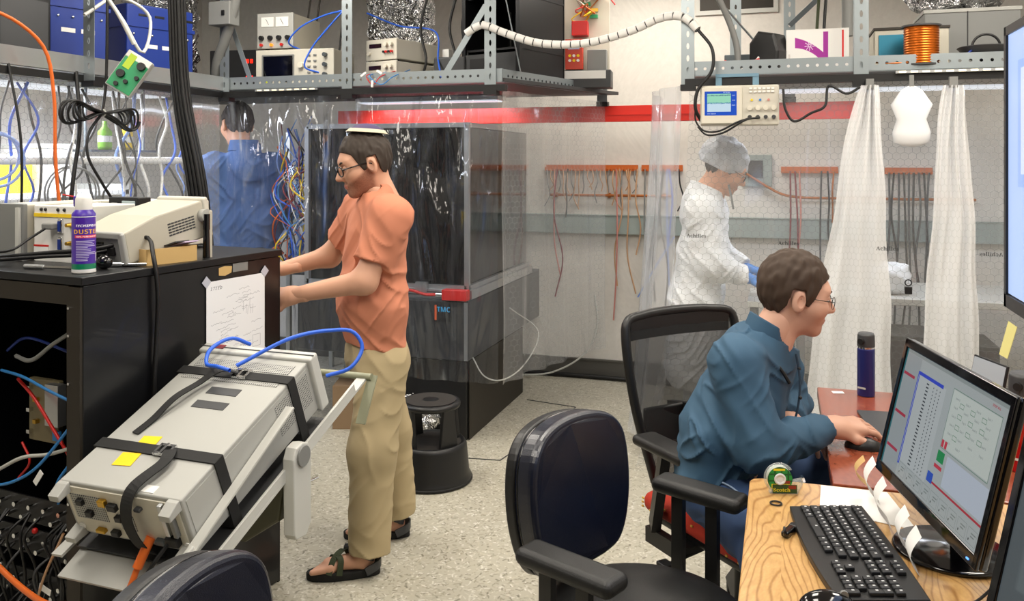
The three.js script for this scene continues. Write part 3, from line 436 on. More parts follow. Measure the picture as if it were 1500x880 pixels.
{ // tall black rack and the open electronics panel at the end of the left shelf
  const t = thing('equipment_rack', 'tall black open equipment rack standing on the end of the left shelf', 'rack', [-1.53, DECK, -4.93], -0.28); t.scale.x = 0.85;
  for (const x of [-0.24, 0.22]) M('side', RB(0.012, 0.93, 0.5, x, 0.465, 0, 0.003), m.blackMetal, t); M('back', B(0.46, 0.93, 0.008, 0, 0.465, -0.245), m.black, t);
  for (const y of [0.02, 0.19, 0.5, 0.9]) M('shelf', B(0.46, 0.012, 0.48, 0, y, 0), m.blackMetal, t);
  M('post', [B(0.03, 0.93, 0.02, 0.215, 0.465, 0.25), B(0.03, 0.93, 0.02, -0.235, 0.465, 0.25)], m.blackMetal, t); M('drawer_front', B(0.42, 0.13, 0.015, -0.01, 0.1, 0.25), m.greyDark, t); M('drawer_window', B(0.12, 0.08, 0.003, -0.12, 0.1, 0.26), m.black, t);
  const e = thing('circuit_rack', 'pale open rack of wired circuit boards beside the black rack', 'electronics', [-1.19, DECK, -5.34], 0.1);
  M('back_plate', B(0.3, 0.93, 0.012, 0, 0.465, -0.02), m.creamPlastic, e); M('chassis', RB(0.34, 0.11, 0.16, 0, 0.055, 0.04, 0.004), m.greyDark, e);
  for (const [x, y] of [[-0.03, 0.74], [0.06, 0.69], [-0.03, 0.38]]) { M('red_module', RB(0.1, 0.09, 0.09, x, y, 0.035, 0.003), m.red, e); M('module_face', B(0.004, 0.07, 0.075, x - 0.054, y, 0.035), m.white, e); }
  const ins = M('controller', RB(0.11, 0.19, 0.05, -0.06, 0.21, 0.1, 0.003), std(0xc53a22, 0.45), e); M('display', B(0.07, 0.04, 0.004, -0.06, 0.26, 0.127), std(0xb8c0e4, 0.3), ins); for (let i = 0; i < 6; i++) M('button', C(0.009, 0.009, 0.006, -0.085 + (i % 3) * 0.026, 0.2 - (i / 3 | 0) * 0.03, 0.127, Math.PI / 2), i % 2 ? m.white : m.yellow, ins);
  M('meter_box', RB(0.12, 0.13, 0.08, 0.08, 0.175, 0.05, 0.004), m.greyMid, e); M('label_strip', B(0.28, 0.05, 0.004, 0, 0.08, 0.123), m.white, e);
  for (let i = 0; i < 26; i++) { const x = rr(-0.08, 0.12), y = i < 16 ? rr(0.46, 0.64) : rr(0.78, 0.9); M('wire', T([[x, y, 0], [x + rr(-0.03, 0.03), y + rr(-0.04, 0.04), rr(0.05, 0.1)], [x + rr(-0.07, 0.07), y + rr(-0.07, 0.07), rr(0.03, 0.08)], [x + rr(-0.09, 0.09), y + rr(-0.09, 0.09), 0]], 0.0045, 10, 5), [m.copper, m.yellow, m.red, m.white, m.black, m.orange][i % 6], e); }
  for (let i = 0; i < 5; i++) M('terminal_block', B(0.05, 0.02, 0.03, rr(-0.06, 0.08), 0.46 + i * 0.04, 0.01), i % 2 ? m.brass : m.green, e);
  // wrapped hose across the gap
  const pts = [[-1.66, 2.3, -4.42], [-1.57, 2.345, -4.42], [-1.45, 2.3, -4.43], [-1.25, 2.235, -4.45], [-1.0, 2.225, -4.46], [-0.75, 2.28, -4.46], [-0.58, 2.34, -4.44], [-0.47, 2.33, -4.41], [-0.4, 2.26, -4.4]];
  const h = thing('wrapped_hose', 'white spiral-wrapped cable hose spanning the gap between the shelves', 'hose'); M('core', T(pts, 0.017, 80, 8), m.greyDark, h);
  const cv = new THREE.CatmullRomCurve3(pts.map((p) => V(...p)), false, 'centripetal'), N = 26; for (let i = 0; i < N; i++) { const a = cv.getPointAt((i + 0.03) / N), b = cv.getPointAt((i + 0.9) / N), g = rod(a.toArray(), b.toArray(), 0.0215, 14); M('wrap_turn', g, m.white, h); }
  cable('power_cable', 'black cord leaving the hose down to the small oscilloscope', [[-0.4, 2.26, -4.4], [-0.33, 2.16, -4.38], [-0.33, 2.05, -4.37], [-0.4, 1.95, -4.37], [-0.41, 1.86, -4.37], [-0.385, 1.8, -4.4]], 0.009, m.black);
}
{ // hanging small oscilloscope on the right beam
  const t = thing('oscilloscope', 'small beige oscilloscope with a lit blue screen hung on the right beam', 'oscilloscope', [-0.2, 1.775, -4.42], 0.05);
  M('case', RB(0.38, 0.2, 0.1, 0, 0.1, -0.02, 0.008), m.beigeLight, t); M('front_frame', RB(0.2, 0.185, 0.012, -0.085, 0.1, 0.034, 0.006), m.creamPlastic, t);
  const tex = canvas(256, 200, (x) => { x.fillStyle = '#2457c8'; x.fillRect(0, 0, 256, 200); x.fillStyle = '#9fe0c0'; x.fillRect(20, 20, 190, 80); x.fillStyle = '#cfe6f4'; x.fillRect(20, 100, 190, 70); x.strokeStyle = '#2a6aa8'; x.lineWidth = 2; x.beginPath(); for (let i = 0; i < 190; i += 2) { const y = 98 + (rnd() - 0.5) * 14; i ? x.lineTo(20 + i, y) : x.moveTo(20, y); } x.stroke(); x.strokeStyle = '#223c70'; x.beginPath(); for (let i = 0; i < 190; i += 2) { const y = 34 + (rnd() - 0.5) * 10; i ? x.lineTo(20 + i, y) : x.moveTo(20, y); } x.stroke(); x.fillStyle = '#fff'; x.font = '13px sans-serif'; x.fillText('M 10.0us', 150, 14); x.fillText('CH1', 220, 40); x.fillText('CH2', 220, 80); x.fillText('Auto', 217, 120); x.fillText('CH1 500mV', 22, 190); });
  M('screen', place(new THREE.PlaneGeometry(0.155, 0.12), -0.09, 0.11, 0.041), new THREE.MeshStandardMaterial({ color: 0x000000, emissive: 0xffffff, emissiveMap: tex, emissiveIntensity: 0.85, roughness: 0.2 }), t, true);
  for (let i = 0; i < 12; i++) M('button', RB(0.014, 0.01, 0.008, 0.055 + (i % 6) * 0.021, 0.165 + (i / 6 | 0) * 0.016, 0.032, 0.002), m.white, t);
  for (let i = 0; i < 4; i++) M('knob', C(0.012, 0.013, 0.016, 0.05 + i * 0.038, 0.085, 0.036, Math.PI / 2), m.creamPlastic, t);
  for (let i = 0; i < 4; i++) M('connector', C(0.01, 0.01, 0.022, 0.05 + i * 0.038, 0.04, 0.036, Math.PI / 2), m.chrome, t); for (let i = 0; i < 3; i++) M('channel_button', C(0.006, 0.006, 0.006, 0.06 + i * 0.04, 0.125, 0.032, Math.PI / 2), [m.yellow, m.cyanBlue, m.pink][i], t);
  M('carry_handle', [bar([-0.1, 0.2, -0.02], [-0.1, 0.25, -0.02], 0.03, 0.02), bar([0.08, 0.2, -0.02], [0.08, 0.25, -0.02], 0.03, 0.02), bar([-0.115, 0.253, -0.02], [0.095, 0.253, -0.02], 0.016, 0.026)], std(0x6f93a8, 0.5), t);
  cable('probe_lead', 'black probe lead drooping below the small oscilloscope', [[-0.14, 1.81, -4.36], [-0.2, 1.79, -4.33], [-0.3, 1.745, -4.36], [-0.37, 1.75, -4.38], [-0.41, 1.8, -4.38], [-0.41, 1.87, -4.37]], 0.005, m.black);
  cable('probe_lead', 'second black probe lead below the small oscilloscope', [[-0.1, 1.81, -4.36], [-0.16, 1.8, -4.32], [-0.28, 1.735, -4.35], [-0.36, 1.73, -4.38], [-0.4, 1.77, -4.38]], 0.005, m.black);
  cable('power_cable', 'black coiled cord hooked right of the small oscilloscope', [[0.01, 1.95, -4.38], [0.02, 1.85, -4.37], [0.06, 1.79, -4.37], [0.14, 1.83, -4.37], [0.2, 1.86, -4.37], [0.22, 1.96, -4.38], [0.3, 1.92, -4.38], [0.36, 1.95, -4.39]], 0.006, m.black);
}
{ // right shelf goods
  const sp = thing('desk_speaker', 'black rounded desk speaker beside the white box on the right shelf', 'speaker', [-0.06, DECK, -4.6], -0.5); M('shell', EX([[-0.08, 0], [0.08, 0], [0.085, 0.1], [0.06, 0.19], [-0.03, 0.21], [-0.08, 0.15]], 0.1, 0.012), m.plasticBlack, sp); M('grille', EX([[-0.06, 0.015], [0.06, 0.015], [0.06, 0.09], [0.04, 0.165], [-0.02, 0.18], [-0.06, 0.13]], 0.004, 0, []).translate(0, 0, 0.053), m.greyDark, sp);
  const b = thing('software_box', 'white cardboard box with a large purple seven on the right shelf', 'box', [0.175, DECK, -4.58]);
  const tex = canvas(320, 192, (x) => { x.fillStyle = '#efedea'; x.fillRect(0, 0, 320, 192); x.fillStyle = '#a52a98'; x.beginPath(); x.moveTo(45, 35); x.lineTo(45, 85); x.quadraticCurveTo(130, 90, 188, 160); x.lineTo(215, 160); x.lineTo(215, 10); x.lineTo(190, 10); x.lineTo(190, 110); x.quadraticCurveTo(120, 50, 45, 35); x.fill(); x.fillStyle = '#f2e9f4'; for (let i = 0; i < 9; i++) { x.save(); x.translate(120, 75); x.rotate(i * 0.7); x.fillRect(-1.5, 4, 3, 22); x.restore(); } x.fillStyle = '#d22'; x.fillRect(285, 5, 9, 182); x.fillStyle = '#b9a9a0'; x.font = '14px sans-serif'; x.save(); x.translate(20, 165); x.rotate(-1.57); x.fillText('7 LINUX', 0, 0); x.restore(); });
  M('carton', RB(0.3, 0.21, 0.08, 0, 0.105, -0.04, 0.002), m.white, b); M('front_print', place(new THREE.PlaneGeometry(0.298, 0.2), 0, 0.105, 0.0012), std(0xffffff, 0.6, 0, { map: tex }), b, true);
  const tb = thing('teal_instrument', 'beige case with a teal front behind the copper spool', 'instrument', [0.62, DECK, -4.66]); M('case', RB(0.34, 0.2, 0.25, 0, 0.1, -0.125, 0.005), m.beige, tb); M('front', B(0.2, 0.15, 0.006, -0.05, 0.1, 0.003), m.teal, tb); M('lid_edge', B(0.35, 0.012, 0.26, 0, 0.206, -0.125), m.rackFrame, tb);
  const s = thing('copper_spool', 'spool of orange copper wire on the right shelf', 'spool', [0.645, DECK, -4.52]); M('flange', C(0.09, 0.09, 0.008, 0, 0.004, 0), m.greyDark, s); M('flange', C(0.09, 0.09, 0.008, 0, 0.19, 0), m.greyDark, s);
  const prof = []; for (let i = 0; i <= 60; i++) prof.push([0.078 + 0.0018 * Math.sin(i * 1.57), 0.008 + i * 0.003]); M('winding', L(prof, 0, 0, 0, 32), std(0xc8661a, 0.28, 0.75), s);
  cable('copper_wire', 'loose copper wire end trailing from the spool', [[0.6, 2.07, -4.46], [0.5, 2.066, -4.45], [0.44, 2.075, -4.48]], 0.004, m.copper);
  const ck = thing('dark_dish', 'dark round dish with a bail handle at the right end of the shelf', 'dish', [0.93, DECK, -4.55]); M('dish', L([[0, 0.05], [0.09, 0.06], [0.12, 0.085], [0.125, 0.08], [0.09, 0.045], [0.03, 0.0], [0, 0]]), m.greyDark, ck); M('handle', TOR(0.06, 0.006, 0, 0.085, 0, 0, 0, 0, Math.PI), m.black, ck);
  for (let i = 0; i < 9; i++) { const x = 0.86 + i * 0.024; cable('twisted_lead', 'blue and white twisted lead piled at the right end of the shelf', [[x - 0.04, 2.075, -4.47], [x, 2.1 + rr(0, 0.02), -4.48], [x + 0.04, 2.085, -4.5], [x + 0.09, 2.1 + rr(0, 0.02), -4.49]], 0.006, i % 3 ? m.white : m.blue, 'twisted leads on the right shelf'); }
  const rb = thing('junction_box', 'grey junction box behind the brace on the right shelf', 'box', [-0.2, DECK, -4.85]); M('body', RB(0.19, 0.12, 0.12, 0, 0.06, 0, 0.005), m.steelDark, rb); M('lamp', S(0.012, -0.09, 0.08, 0.062), m.red, rb);
  cable('white_cable', 'white cable with a red plug beside the desk speaker', [[-0.2, 2.066, -4.55], [-0.14, 2.09, -4.52], [-0.1, 2.16, -4.6], [-0.13, 2.22, -4.7]], 0.006, m.white);
  tag(M('cable_plug', RB(0.05, 0.022, 0.022, -0.125, 2.1, -4.5, 0.004, 0, 0, 0.4), m.red), 'red plug lying beside the desk speaker', 'plug');
  for (const [x, mat, l] of [[0.2, m.olive, 'olive cord hanging above the white box'], [0.235, m.black, 'black cord hanging above the white box']]) cable('hanging_cable', l, [[x + 0.02, 2.98, -4.8], [x, 2.6, -4.8], [x - 0.02, 2.3, -4.75], [x - 0.03, 2.1, -4.72]], 0.009, mat);
  tag(M('grey_duct', [C(0.03, 0.03, 0.75, 0.33, 2.62, -4.75)], m.greyMid), 'dark grey pipe hanging from the ceiling beside the right post', 'pipe');
}
{ // blue crates, green controller, cords on the left wing
  for (const [x, z, w, h, tn, l] of [[-3.62, -3.58, 0.3, 0.46, 0.25, 'deep blue metal case at the left end of the left shelf'], [-3.58, -4.12, 0.42, 0.42, 0.3, 'blue slotted metal case behind the cable bundle']]) {
    const t = thing('blue_case', l, 'case', [x, DECK, z], tn + Math.PI / 2 - 0.6); M('body', RB(w, h, 0.4, 0, h / 2, 0, 0.01), m.blue, t); M('rim', [B(w + 0.012, 0.02, 0.412, 0, h * 0.72, 0)], m.blue, t);
    for (let i = 0; i < 4; i++) M('slot', RB(0.06, 0.014, 0.004, -w / 2 + 0.1 + i * 0.1, h * 0.86, 0.2, 0.002), m.black, t); for (let i = 0; i < 2; i++) M('tag', B(0.07, 0.022, 0.002, -0.06 + i * 0.1, h * 0.45, 0.2015), m.white, t);
    for (let i = 0; i < 4; i++) M('rivet', S(0.008, -w / 2 + 0.04 + i * (w - 0.08) / 3, h * 0.6, 0.2), m.chrome, t);
  }
  const g = thing('controller_box', 'green and white controller box with a yellow display hung by its cable', 'controller', [-3.02, 2.02, -3.4], 0.55); g.rotation.z = -0.5; g.rotation.x = -0.12;
  M('case', RB(0.13, 0.2, 0.05, 0, 0, 0, 0.005), m.greyLight, g); M('face', RB(0.122, 0.16, 0.004, 0, -0.015, 0.026, 0.002), m.green, g); M('header', B(0.122, 0.03, 0.004, 0, 0.083, 0.026), m.white, g); M('display', B(0.034, 0.075, 0.004, -0.028, 0.05, 0.029), glow(0xc8e010, 0.9), g);
  for (const [x, y, r] of [[0.03, 0.055, 0.019], [-0.03, -0.022, 0.019], [0.045, -0.005, 0.01], [0.012, -0.045, 0.01], [-0.02, -0.075, 0.01]]) M('knob', C(r, r * 1.1, 0.02, x, y, 0.037, Math.PI / 2), m.black, g);
  cable('grey_cable', 'pale grey cable looped above the green controller', [[-2.98, 2.16, -3.38], [-3.02, 2.3, -3.32], [-3.1, 2.42, -3.3], [-3.15, 2.3, -3.5], [-3.12, 2.15, -3.6], [-3.13, 2.35, -3.66], [-3.18, 2.42, -3.5], [-3.2, 2.3, -3.3]], 0.009, m.greyLight);
  cable('orange_cable', 'orange cable hanging straight down before the left mesh curtain', [[-3.2, 2.26, -2.7], [-3.17, 2.2, -2.9], [-3.15, 2.1, -3.02], [-3.15, 1.9, -3.07], [-3.16, 1.6, -3.09], [-3.15, 1.2, -3.12], [-3.15, 0.6, -3.12]], 0.008, m.orange);
  const coil = []; for (let i = 0; i <= 240; i++) { const a = i / 240 * 6.283 * 9, k = 0.78 + 0.22 * Math.sin(i * 0.11), side = Math.cos(a); coil.push([-3.13 + 0.02 * Math.sin(i * 0.37), 1.83 - 0.012 * side + 0.055 * Math.sin(a * 2) * (0.25 + Math.abs(side)) * k - 0.02 * Math.abs(side) * k, -3.34 - 0.24 * side * k]); }
  const ck = thing('cord_coil', 'black cord tied in a flat figure-eight coil before the left curtain', 'cord'); M('coil', T(coil, 0.0055, 420, 5), m.black, ck); M('tie', TOR(0.016, 0.004, -3.13, 1.83, -3.34, 0, 0.2, 0), m.greyLight, ck); M('lead', T([[-3.13, 2.98, -3.36], [-3.12, 2.3, -3.36], [-3.13, 1.95, -3.36], [-3.13, 1.84, -3.34]], 0.007), m.black, ck); M('tail', T([[-3.13, 1.82, -3.33], [-3.13, 1.72, -3.25], [-3.12, 1.62, -3.24], [-3.1, 1.5, -3.3], [-3.08, 1.4, -3.36]], 0.007), m.black, ck); M('plug', C(0.009, 0.012, 0.06, -3.08, 1.39, -3.365, 0.2), m.rubber, ck);
  // thick vertical bundle
  for (let i = 0; i < 12; i++) { const ox = (i % 4) * 0.016 - 0.024, oz = (i / 4 | 0) * 0.02; cable('bundle_cable', i === 0 ? 'copper-coloured cable at the edge of the black bundle' : 'black cable in the thick vertical bundle', [[-2.71 + ox, 2.98, -3.35 + oz], [-2.69 + ox, 2.3, -3.35 + oz], [-2.665 + ox * 1.1, 1.9, -3.35 + oz], [-2.59 + ox * 1.3, 1.5, -3.36 + oz], [-2.56 + ox * 1.3, 1.2, -3.37 + oz], [-2.56 + ox * 1.5, 0.02, -3.37 + oz]], i ? 0.009 : 0.008, i ? m.black : m.tan, i ? 'black cables of the vertical bundle' : undefined); }
  cable('hanging_cable', 'thin black cord at the left edge before the mesh curtain', [[-3.25, 2.03, -2.92], [-3.19, 1.7, -2.93], [-3.2, 1.2, -2.94], [-3.2, 0.4, -2.95]], 0.006, m.black);
  cable('hanging_cable', 'thick black cord left of the orange cable', [[-3.25, 2.03, -3.3], [-3.2, 1.75, -3.27], [-3.19, 1.5, -3.22], [-3.2, 1.2, -3.2], [-3.2, 0.5, -3.2]], 0.01, m.black);
  const bk = thing('black_case', 'black instrument case cut by the left picture edge on the left shelf', 'case', [-3.46, DECK, -3.06]); M('body', RB(0.3, 0.34, 0.3, 0, 0.16, 0, 0.008), m.black, bk); M('face', B(0.006, 0.26, 0.26, 0.151, 0.16, 0), m.greyDark, bk);
  cable('orange_cable', 'orange cable on the black case at the left edge', [[-3.2, 2.3, -2.5], [-3.2, 2.26, -2.68], [-3.21, 2.26, -2.8]], 0.008, m.orange);
  tag(M('grey_hose', [T([[-3.1, 2.98, -4.3], [-3.08, 2.7, -4.35], [-3.18, 2.4, -4.4], [-3.3, 2.2, -4.45], [-3.35, 2.07, -4.5]], 0.03, 30, 10)], m.greyMid), 'grey flexible hose dropping behind the cable bundle', 'hose');
  const jb = thing('junction_box', 'grey junction box fixed to the left corner post', 'box', [-3.2, 2.48, -4.38]); M('body', RB(0.15, 0.14, 0.1, 0, 0, 0, 0.006), m.greyMid, jb); M('latch', B(0.02, 0.03, 0.006, 0.03, 0, 0.052), m.black, jb);
  for (const [x, l] of [[-3.0, 'first'], [-2.93, 'second'], [-2.74, 'third'], [-2.7, 'fourth']]) cable('hanging_cable', `${l} dark cord from the left running up the wall above the twin-meter supply`, [[x, 2.3, -4.95], [x + 0.03, 2.6, -4.97], [x + 0.08, 2.98, -5.0]], 0.006, x < -2.8 ? m.rackFrame : m.black);
}
// ---------- black rack on the left, and what stands on it ----------
const RT = -0.129, rk = (lx, y, lz) => [-1.93 + lx * Math.cos(RT) + lz * Math.sin(RT), y, -1.98 - lx * Math.sin(RT) + lz * Math.cos(RT)];
const RH = 1.262;
{
  const t = thing('rack_cabinet', 'black steel rack cabinet with an open cable-filled front', 'rack', [-1.93, 0, -1.98], RT);
  M('side_panel', RB(0.014, RH - 0.03, 0.85, -0.007, (RH - 0.03) / 2 + 0.004, -0.43, 0.003), m.rackSide, t); M('side_panel', B(0.014, RH - 0.03, 0.85, -0.8, (RH - 0.03) / 2, -0.43), m.rackSide, t);
  M('top', RB(0.82, 0.024, 0.87, -0.403, RH - 0.012, -0.43, 0.003), m.blackMetal, t); M('back', B(0.8, RH - 0.03, 0.01, -0.4, (RH - 0.03) / 2, -0.855), m.black, t); M('bottom', B(0.78, 0.03, 0.84, -0.4, 0.05, -0.43), m.black, t);
  M('post', B(0.055, RH - 0.03, 0.02, -0.03, (RH - 0.03) / 2, -0.006), m.rackFrame, t); M('post', B(0.055, RH - 0.03, 0.02, -0.775, (RH - 0.03) / 2, -0.006), m.rackFrame, t); M('top_rail', B(0.7, 0.055, 0.02, -0.4, RH - 0.055, -0.006), m.rackFrame, t);
  for (const y of [1.17, 1.09, 0.95, 0.6]) M('rack_bolt', C(0.004, 0.004, 0.006, -0.046, y, 0.006, Math.PI / 2), m.chrome, t);
  for (const [y, n] of [[0.5, 14], [0.4, 14], [0.27, 14]]) { M('patch_panel', B(0.48, 0.08, 0.006, -0.3, y, -0.09), m.black, t); for (let i = 0; i < n; i++) M('connector', C(0.0075, 0.0075, 0.028, -0.08 - i * 0.034, y + (i % 2 ? 0.018 : -0.016), -0.075, Math.PI / 2, 0, 0, 10), m.chrome, t); }
  const bd = M('circuit_module', RB(0.14, 0.2, 0.02, -0.34, 0.8, -0.14, 0.004), std(0x7a7053, 0.5), t); M('metal_can', B(0.06, 0.13, 0.03, -0.27, 0.83, -0.12), m.alu, bd); M('chip', B(0.03, 0.03, 0.01, -0.27, 0.73, -0.125), m.cyanBlue, bd); for (let i = 0; i < 5; i++) M('terminal', B(0.014, 0.012, 0.02, -0.395 + (i % 2) * 0.03, 0.73 + i * 0.035, -0.125), i % 2 ? m.brass : m.chrome, bd);
  const W = (n, pts, r, mat) => M(n, T(pts, r, 0, 5), mat, t);
  W('blue_wire', [[-0.5, 0.98, -0.12], [-0.4, 1.03, -0.1], [-0.3, 1.04, -0.08], [-0.2, 1.0, -0.12]], 0.005, m.blue); W('blue_wire', [[-0.5, 0.92, -0.1], [-0.35, 0.92, -0.07], [-0.2, 0.89, -0.06], [-0.07, 0.85, -0.08]], 0.005, m.cyanBlue); W('blue_wire', [[-0.5, 0.56, -0.05], [-0.36, 0.6, -0.04], [-0.25, 0.66, -0.04], [-0.12, 0.8, -0.06]], 0.005, m.cyanBlue); W('blue_wire', [[-0.13, 0.68, -0.06], [-0.17, 0.62, -0.05], [-0.19, 0.55, -0.07]], 0.005, m.cyanBlue);
  W('red_wire', [[-0.42, 0.9, -0.1], [-0.32, 0.86, -0.08], [-0.22, 0.78, -0.07], [-0.12, 0.66, -0.08]], 0.0055, m.red); W('red_wire', [[-0.4, 0.7, -0.1], [-0.35, 0.65, -0.09], [-0.42, 0.58, -0.1]], 0.004, m.red); W('white_wire', [[-0.45, 0.62, -0.06], [-0.32, 0.68, -0.05], [-0.22, 0.7, -0.06], [-0.1, 0.74, -0.07]], 0.006, m.greyLight); W('white_wire', [[-0.4, 0.98, -0.08], [-0.3, 0.98, -0.06], [-0.2, 1.04, -0.06], [-0.1, 1.1, -0.08]], 0.007, m.greyMid); W('brass_wire', [[-0.05, 0.52, 0.02], [-0.15, 0.34, 0.02], [-0.2, 0.12, 0.02]], 0.004, m.tan);
  for (let i = 0; i < 26; i++) { const x = -0.09 - rnd() * 0.42, y = [0.5, 0.4, 0.27][i % 3]; W('patch_wire', [[x, y, -0.06], [x + rr(-0.02, 0.02), y - 0.04, rr(-0.03, 0)], [x + rr(-0.06, 0.04), y - rr(0.12, 0.18), -0.03], [x + rr(-0.1, 0.05), 0.08, -0.08]], 0.0045, i % 5 ? m.black : m.greyDark); }
  for (const [x, y, rz] of [[-0.14, 0.335, -0.25], [-0.36, 0.36, 0.3], [-0.17, 0.66, 0.9]]) M('paper_flag', B(0.05, 0.018, 0.002, x, y, 0.012, 0, 0, rz), m.paper, t);
  for (const [x, y] of [[-0.27, 0.46], [-0.13, 0.44]]) M('red_cap', S(0.009, x, y, -0.05), m.red, t);
  const pt = canvas(512, 640, (x) => { x.fillStyle = '#e6e7ea'; x.fillRect(0, 0, 512, 640); x.strokeStyle = '#6a6d78'; x.fillStyle = '#4c4e58'; x.lineWidth = 1.6; x.font = 'italic 34px serif'; x.fillText('171Yb', 30, 66); for (let k = 0; k < 46; k++) { const a = 40 + rnd() * 370, b = 90 + rnd() * 500, n = 4 + rnd() * 10 | 0; x.beginPath(); x.moveTo(a, b); for (let i = 0; i < n; i++) x.lineTo(a + i * 9, b + (rnd() - 0.5) * 13 - i * 1.2); x.stroke(); } for (let k = 0; k < 6; k++) { x.beginPath(); const a = 240 + rnd() * 170, b = 170 + rnd() * 60; x.moveTo(a, b); x.lineTo(a - 4, b + 70); x.stroke(); } x.strokeRect(400, 470, 70, 90); });
  const note = thing('taped_note', 'white handwritten sheet taped to the side of the black rack', 'paper', rk(0.003, 0, 0), RT); M('sheet', place(new THREE.PlaneGeometry(0.29, 0.3, 8, 8), 0.001, 1.035, -0.625, 0, Math.PI / 2, 0), std(0xffffff, 0.85, 0, { map: pt, side: THREE.DoubleSide }), note, true);
  for (const [y, z] of [[1.185, -0.48], [1.19, -0.77], [0.89, -0.77], [0.89, -0.48]]) M('tape', B(0.001, 0.03, 0.03, 0.0018, y, z, 0.78), std(0xb8bac6, 0.3), note);
  tag(M('torn_sticker', [place(EX([[-0.03, -0.014], [0.0, -0.018], [0.03, -0.01], [0.034, 0.012], [0, 0.016], [-0.03, 0.012]], 0.001), ...rk(0.002, 1.215, -0.57), 0, Math.PI / 2 + RT, 0)], m.card), 'torn tan sticker near the top of the rack side', 'sticker'); tag(M('worn_label', place(B(0.001, 0.03, 0.075, 0, 0, 0), ...rk(0.002, 1.22, -0.645), 0, RT, 0), m.greyMid), 'worn grey label near the top of the rack side', 'label');
}
{
  // spray can
  const t = thing('duster_can', 'purple and green air duster can with a white nozzle cap on the rack', 'spray can', rk(-0.085, RH, -0.075), -0.4);
  const lab = canvas(512, 512, (x) => { x.fillStyle = '#4a259f'; x.fillRect(0, 0, 512, 512); x.fillStyle = '#16835c'; x.fillRect(0, 440, 512, 50); x.fillStyle = '#e8e8ea'; x.fillRect(0, 490, 512, 22); x.fillRect(0, 0, 512, 8); for (const o of [0, 256]) { x.fillStyle = '#fff'; x.font = 'bold italic 30px sans-serif'; x.fillText('TECHSPRAY', o + 34, 96); x.fillStyle = '#f0b93a'; x.font = 'bold 56px sans-serif'; x.fillText('DUSTER', o + 18, 160); x.fillStyle = '#e0405a'; x.fillRect(o + 30, 172, 190, 28); x.fillStyle = '#fff'; x.font = 'bold 17px sans-serif'; x.fillText('100% PURE DUSTER', o + 38, 193); x.fillStyle = '#dcd8ee'; for (let i = 0; i < 13; i++) x.fillRect(o + 40, 226 + i * 15, 80 + rnd() * 90, 5); x.fillStyle = '#fff'; x.fillRect(o + 196, 340, 40, 80); } });
  M('body', new THREE.CylinderGeometry(0.0335, 0.0335, 0.165, 40, 1, true).translate(0, 0.0885, 0), phys(0xffffff, 0.28, { map: lab, clearcoat: 0.5 }), t, true); M('rim', [L([[0, 0], [0.032, 0], [0.034, 0.003], [0.0335, 0.008]])], m.white, t);
  M('shoulder', L([[0.0335, 0.17], [0.033, 0.178], [0.024, 0.19], [0.022, 0.192]]), m.purple, t); M('cap', L([[0.0235, 0.188], [0.024, 0.2], [0.0235, 0.222], [0.018, 0.236], [0, 0.238]]), m.white, t); M('trigger', RB(0.014, 0.032, 0.012, -0.016, 0.215, 0.016, 0.003), m.purple, t); M('straw', rod([-0.02, 0.227, 0.012], [-0.075, 0.234, 0.03], 0.0022), m.red, t);
  // white module unit, grey unit
  const a = instrument('module_crate', 'white instrument with a yellow stripe and D connectors on the rack', 'instrument', rk(-0.415, RH, -0.235), RT + 0.02, 0.19, 0.185, 0.24, m.greyLight, m.white, false);
  M('stripe', B(0.19, 0.012, 0.003, 0, 0.155, 0.012), m.yellow, a); for (const x of [-0.06, -0.04, 0.02, 0.05]) M('screw', S(0.006, x, 0.174, 0.012), m.black, a); for (const y of [0.12, 0.06]) { const c = M('d_connector', RB(0.02, 0.05, 0.012, 0.035, y, 0.014, 0.004), m.chrome, a); M('socket', B(0.01, 0.034, 0.006, 0.035, y, 0.02), m.blue, c); } M('cable_hood', RB(0.05, 0.02, 0.03, 0.005, 0.12, 0.03, 0.005), m.greyMid, a); for (const y of [0.125, 0.065]) M('coax_port', C(0.006, 0.008, 0.022, 0.08, y, 0.02, Math.PI / 2), m.brass, a); M('label', B(0.07, 0.022, 0.002, -0.06, 0.04, 0.0125), m.paper, a); M('label_stripe', B(0.07, 0.006, 0.0025, -0.06, 0.052, 0.0125), m.red, a);
  const b = instrument('grey_unit', 'grey unit cut by the left picture edge on the rack', 'instrument', rk(-0.6, RH, -0.2), RT, 0.15, 0.19, 0.3, m.beige, m.greyMid, false); M('side_trim', B(0.018, 0.17, 0.012, 0.06, 0.095, 0.014), m.greyLight, b);
  // tilted portable analyser
  const c = thing('portable_analyser', 'beige portable oscilloscope propped up on its handle on the rack', 'oscilloscope', rk(-0.19, RH + 0.003, -0.24), RT - 0.04); const tilt = new THREE.Group(); tilt.name = 'housing'; c.add(tilt); tilt.rotation.x = 0.2; tilt.position.y = 0.002; tilt.scale.setScalar(0.8);
  M('shell', EX([[0, 0], [0, 0.13], [-0.16, 0.16], [-0.4, 0.165], [-0.43, 0.155], [-0.43, 0.0]].map(([z, y]) => [-z, y]), 0.26, 0.008).rotateY(Math.PI / 2), m.beige, tilt);
  M('front_bezel', RB(0.29, 0.18, 0.035, 0, 0.085, -0.425, 0.012), m.beigeLight, tilt); M('rear_bumper', [RB(0.27, 0.03, 0.02, 0, 0.12, 0.004, 0.008), RB(0.03, 0.13, 0.02, 0.125, 0.065, 0.004, 0.008), RB(0.03, 0.13, 0.02, -0.125, 0.065, 0.004, 0.008)], m.grey, tilt);
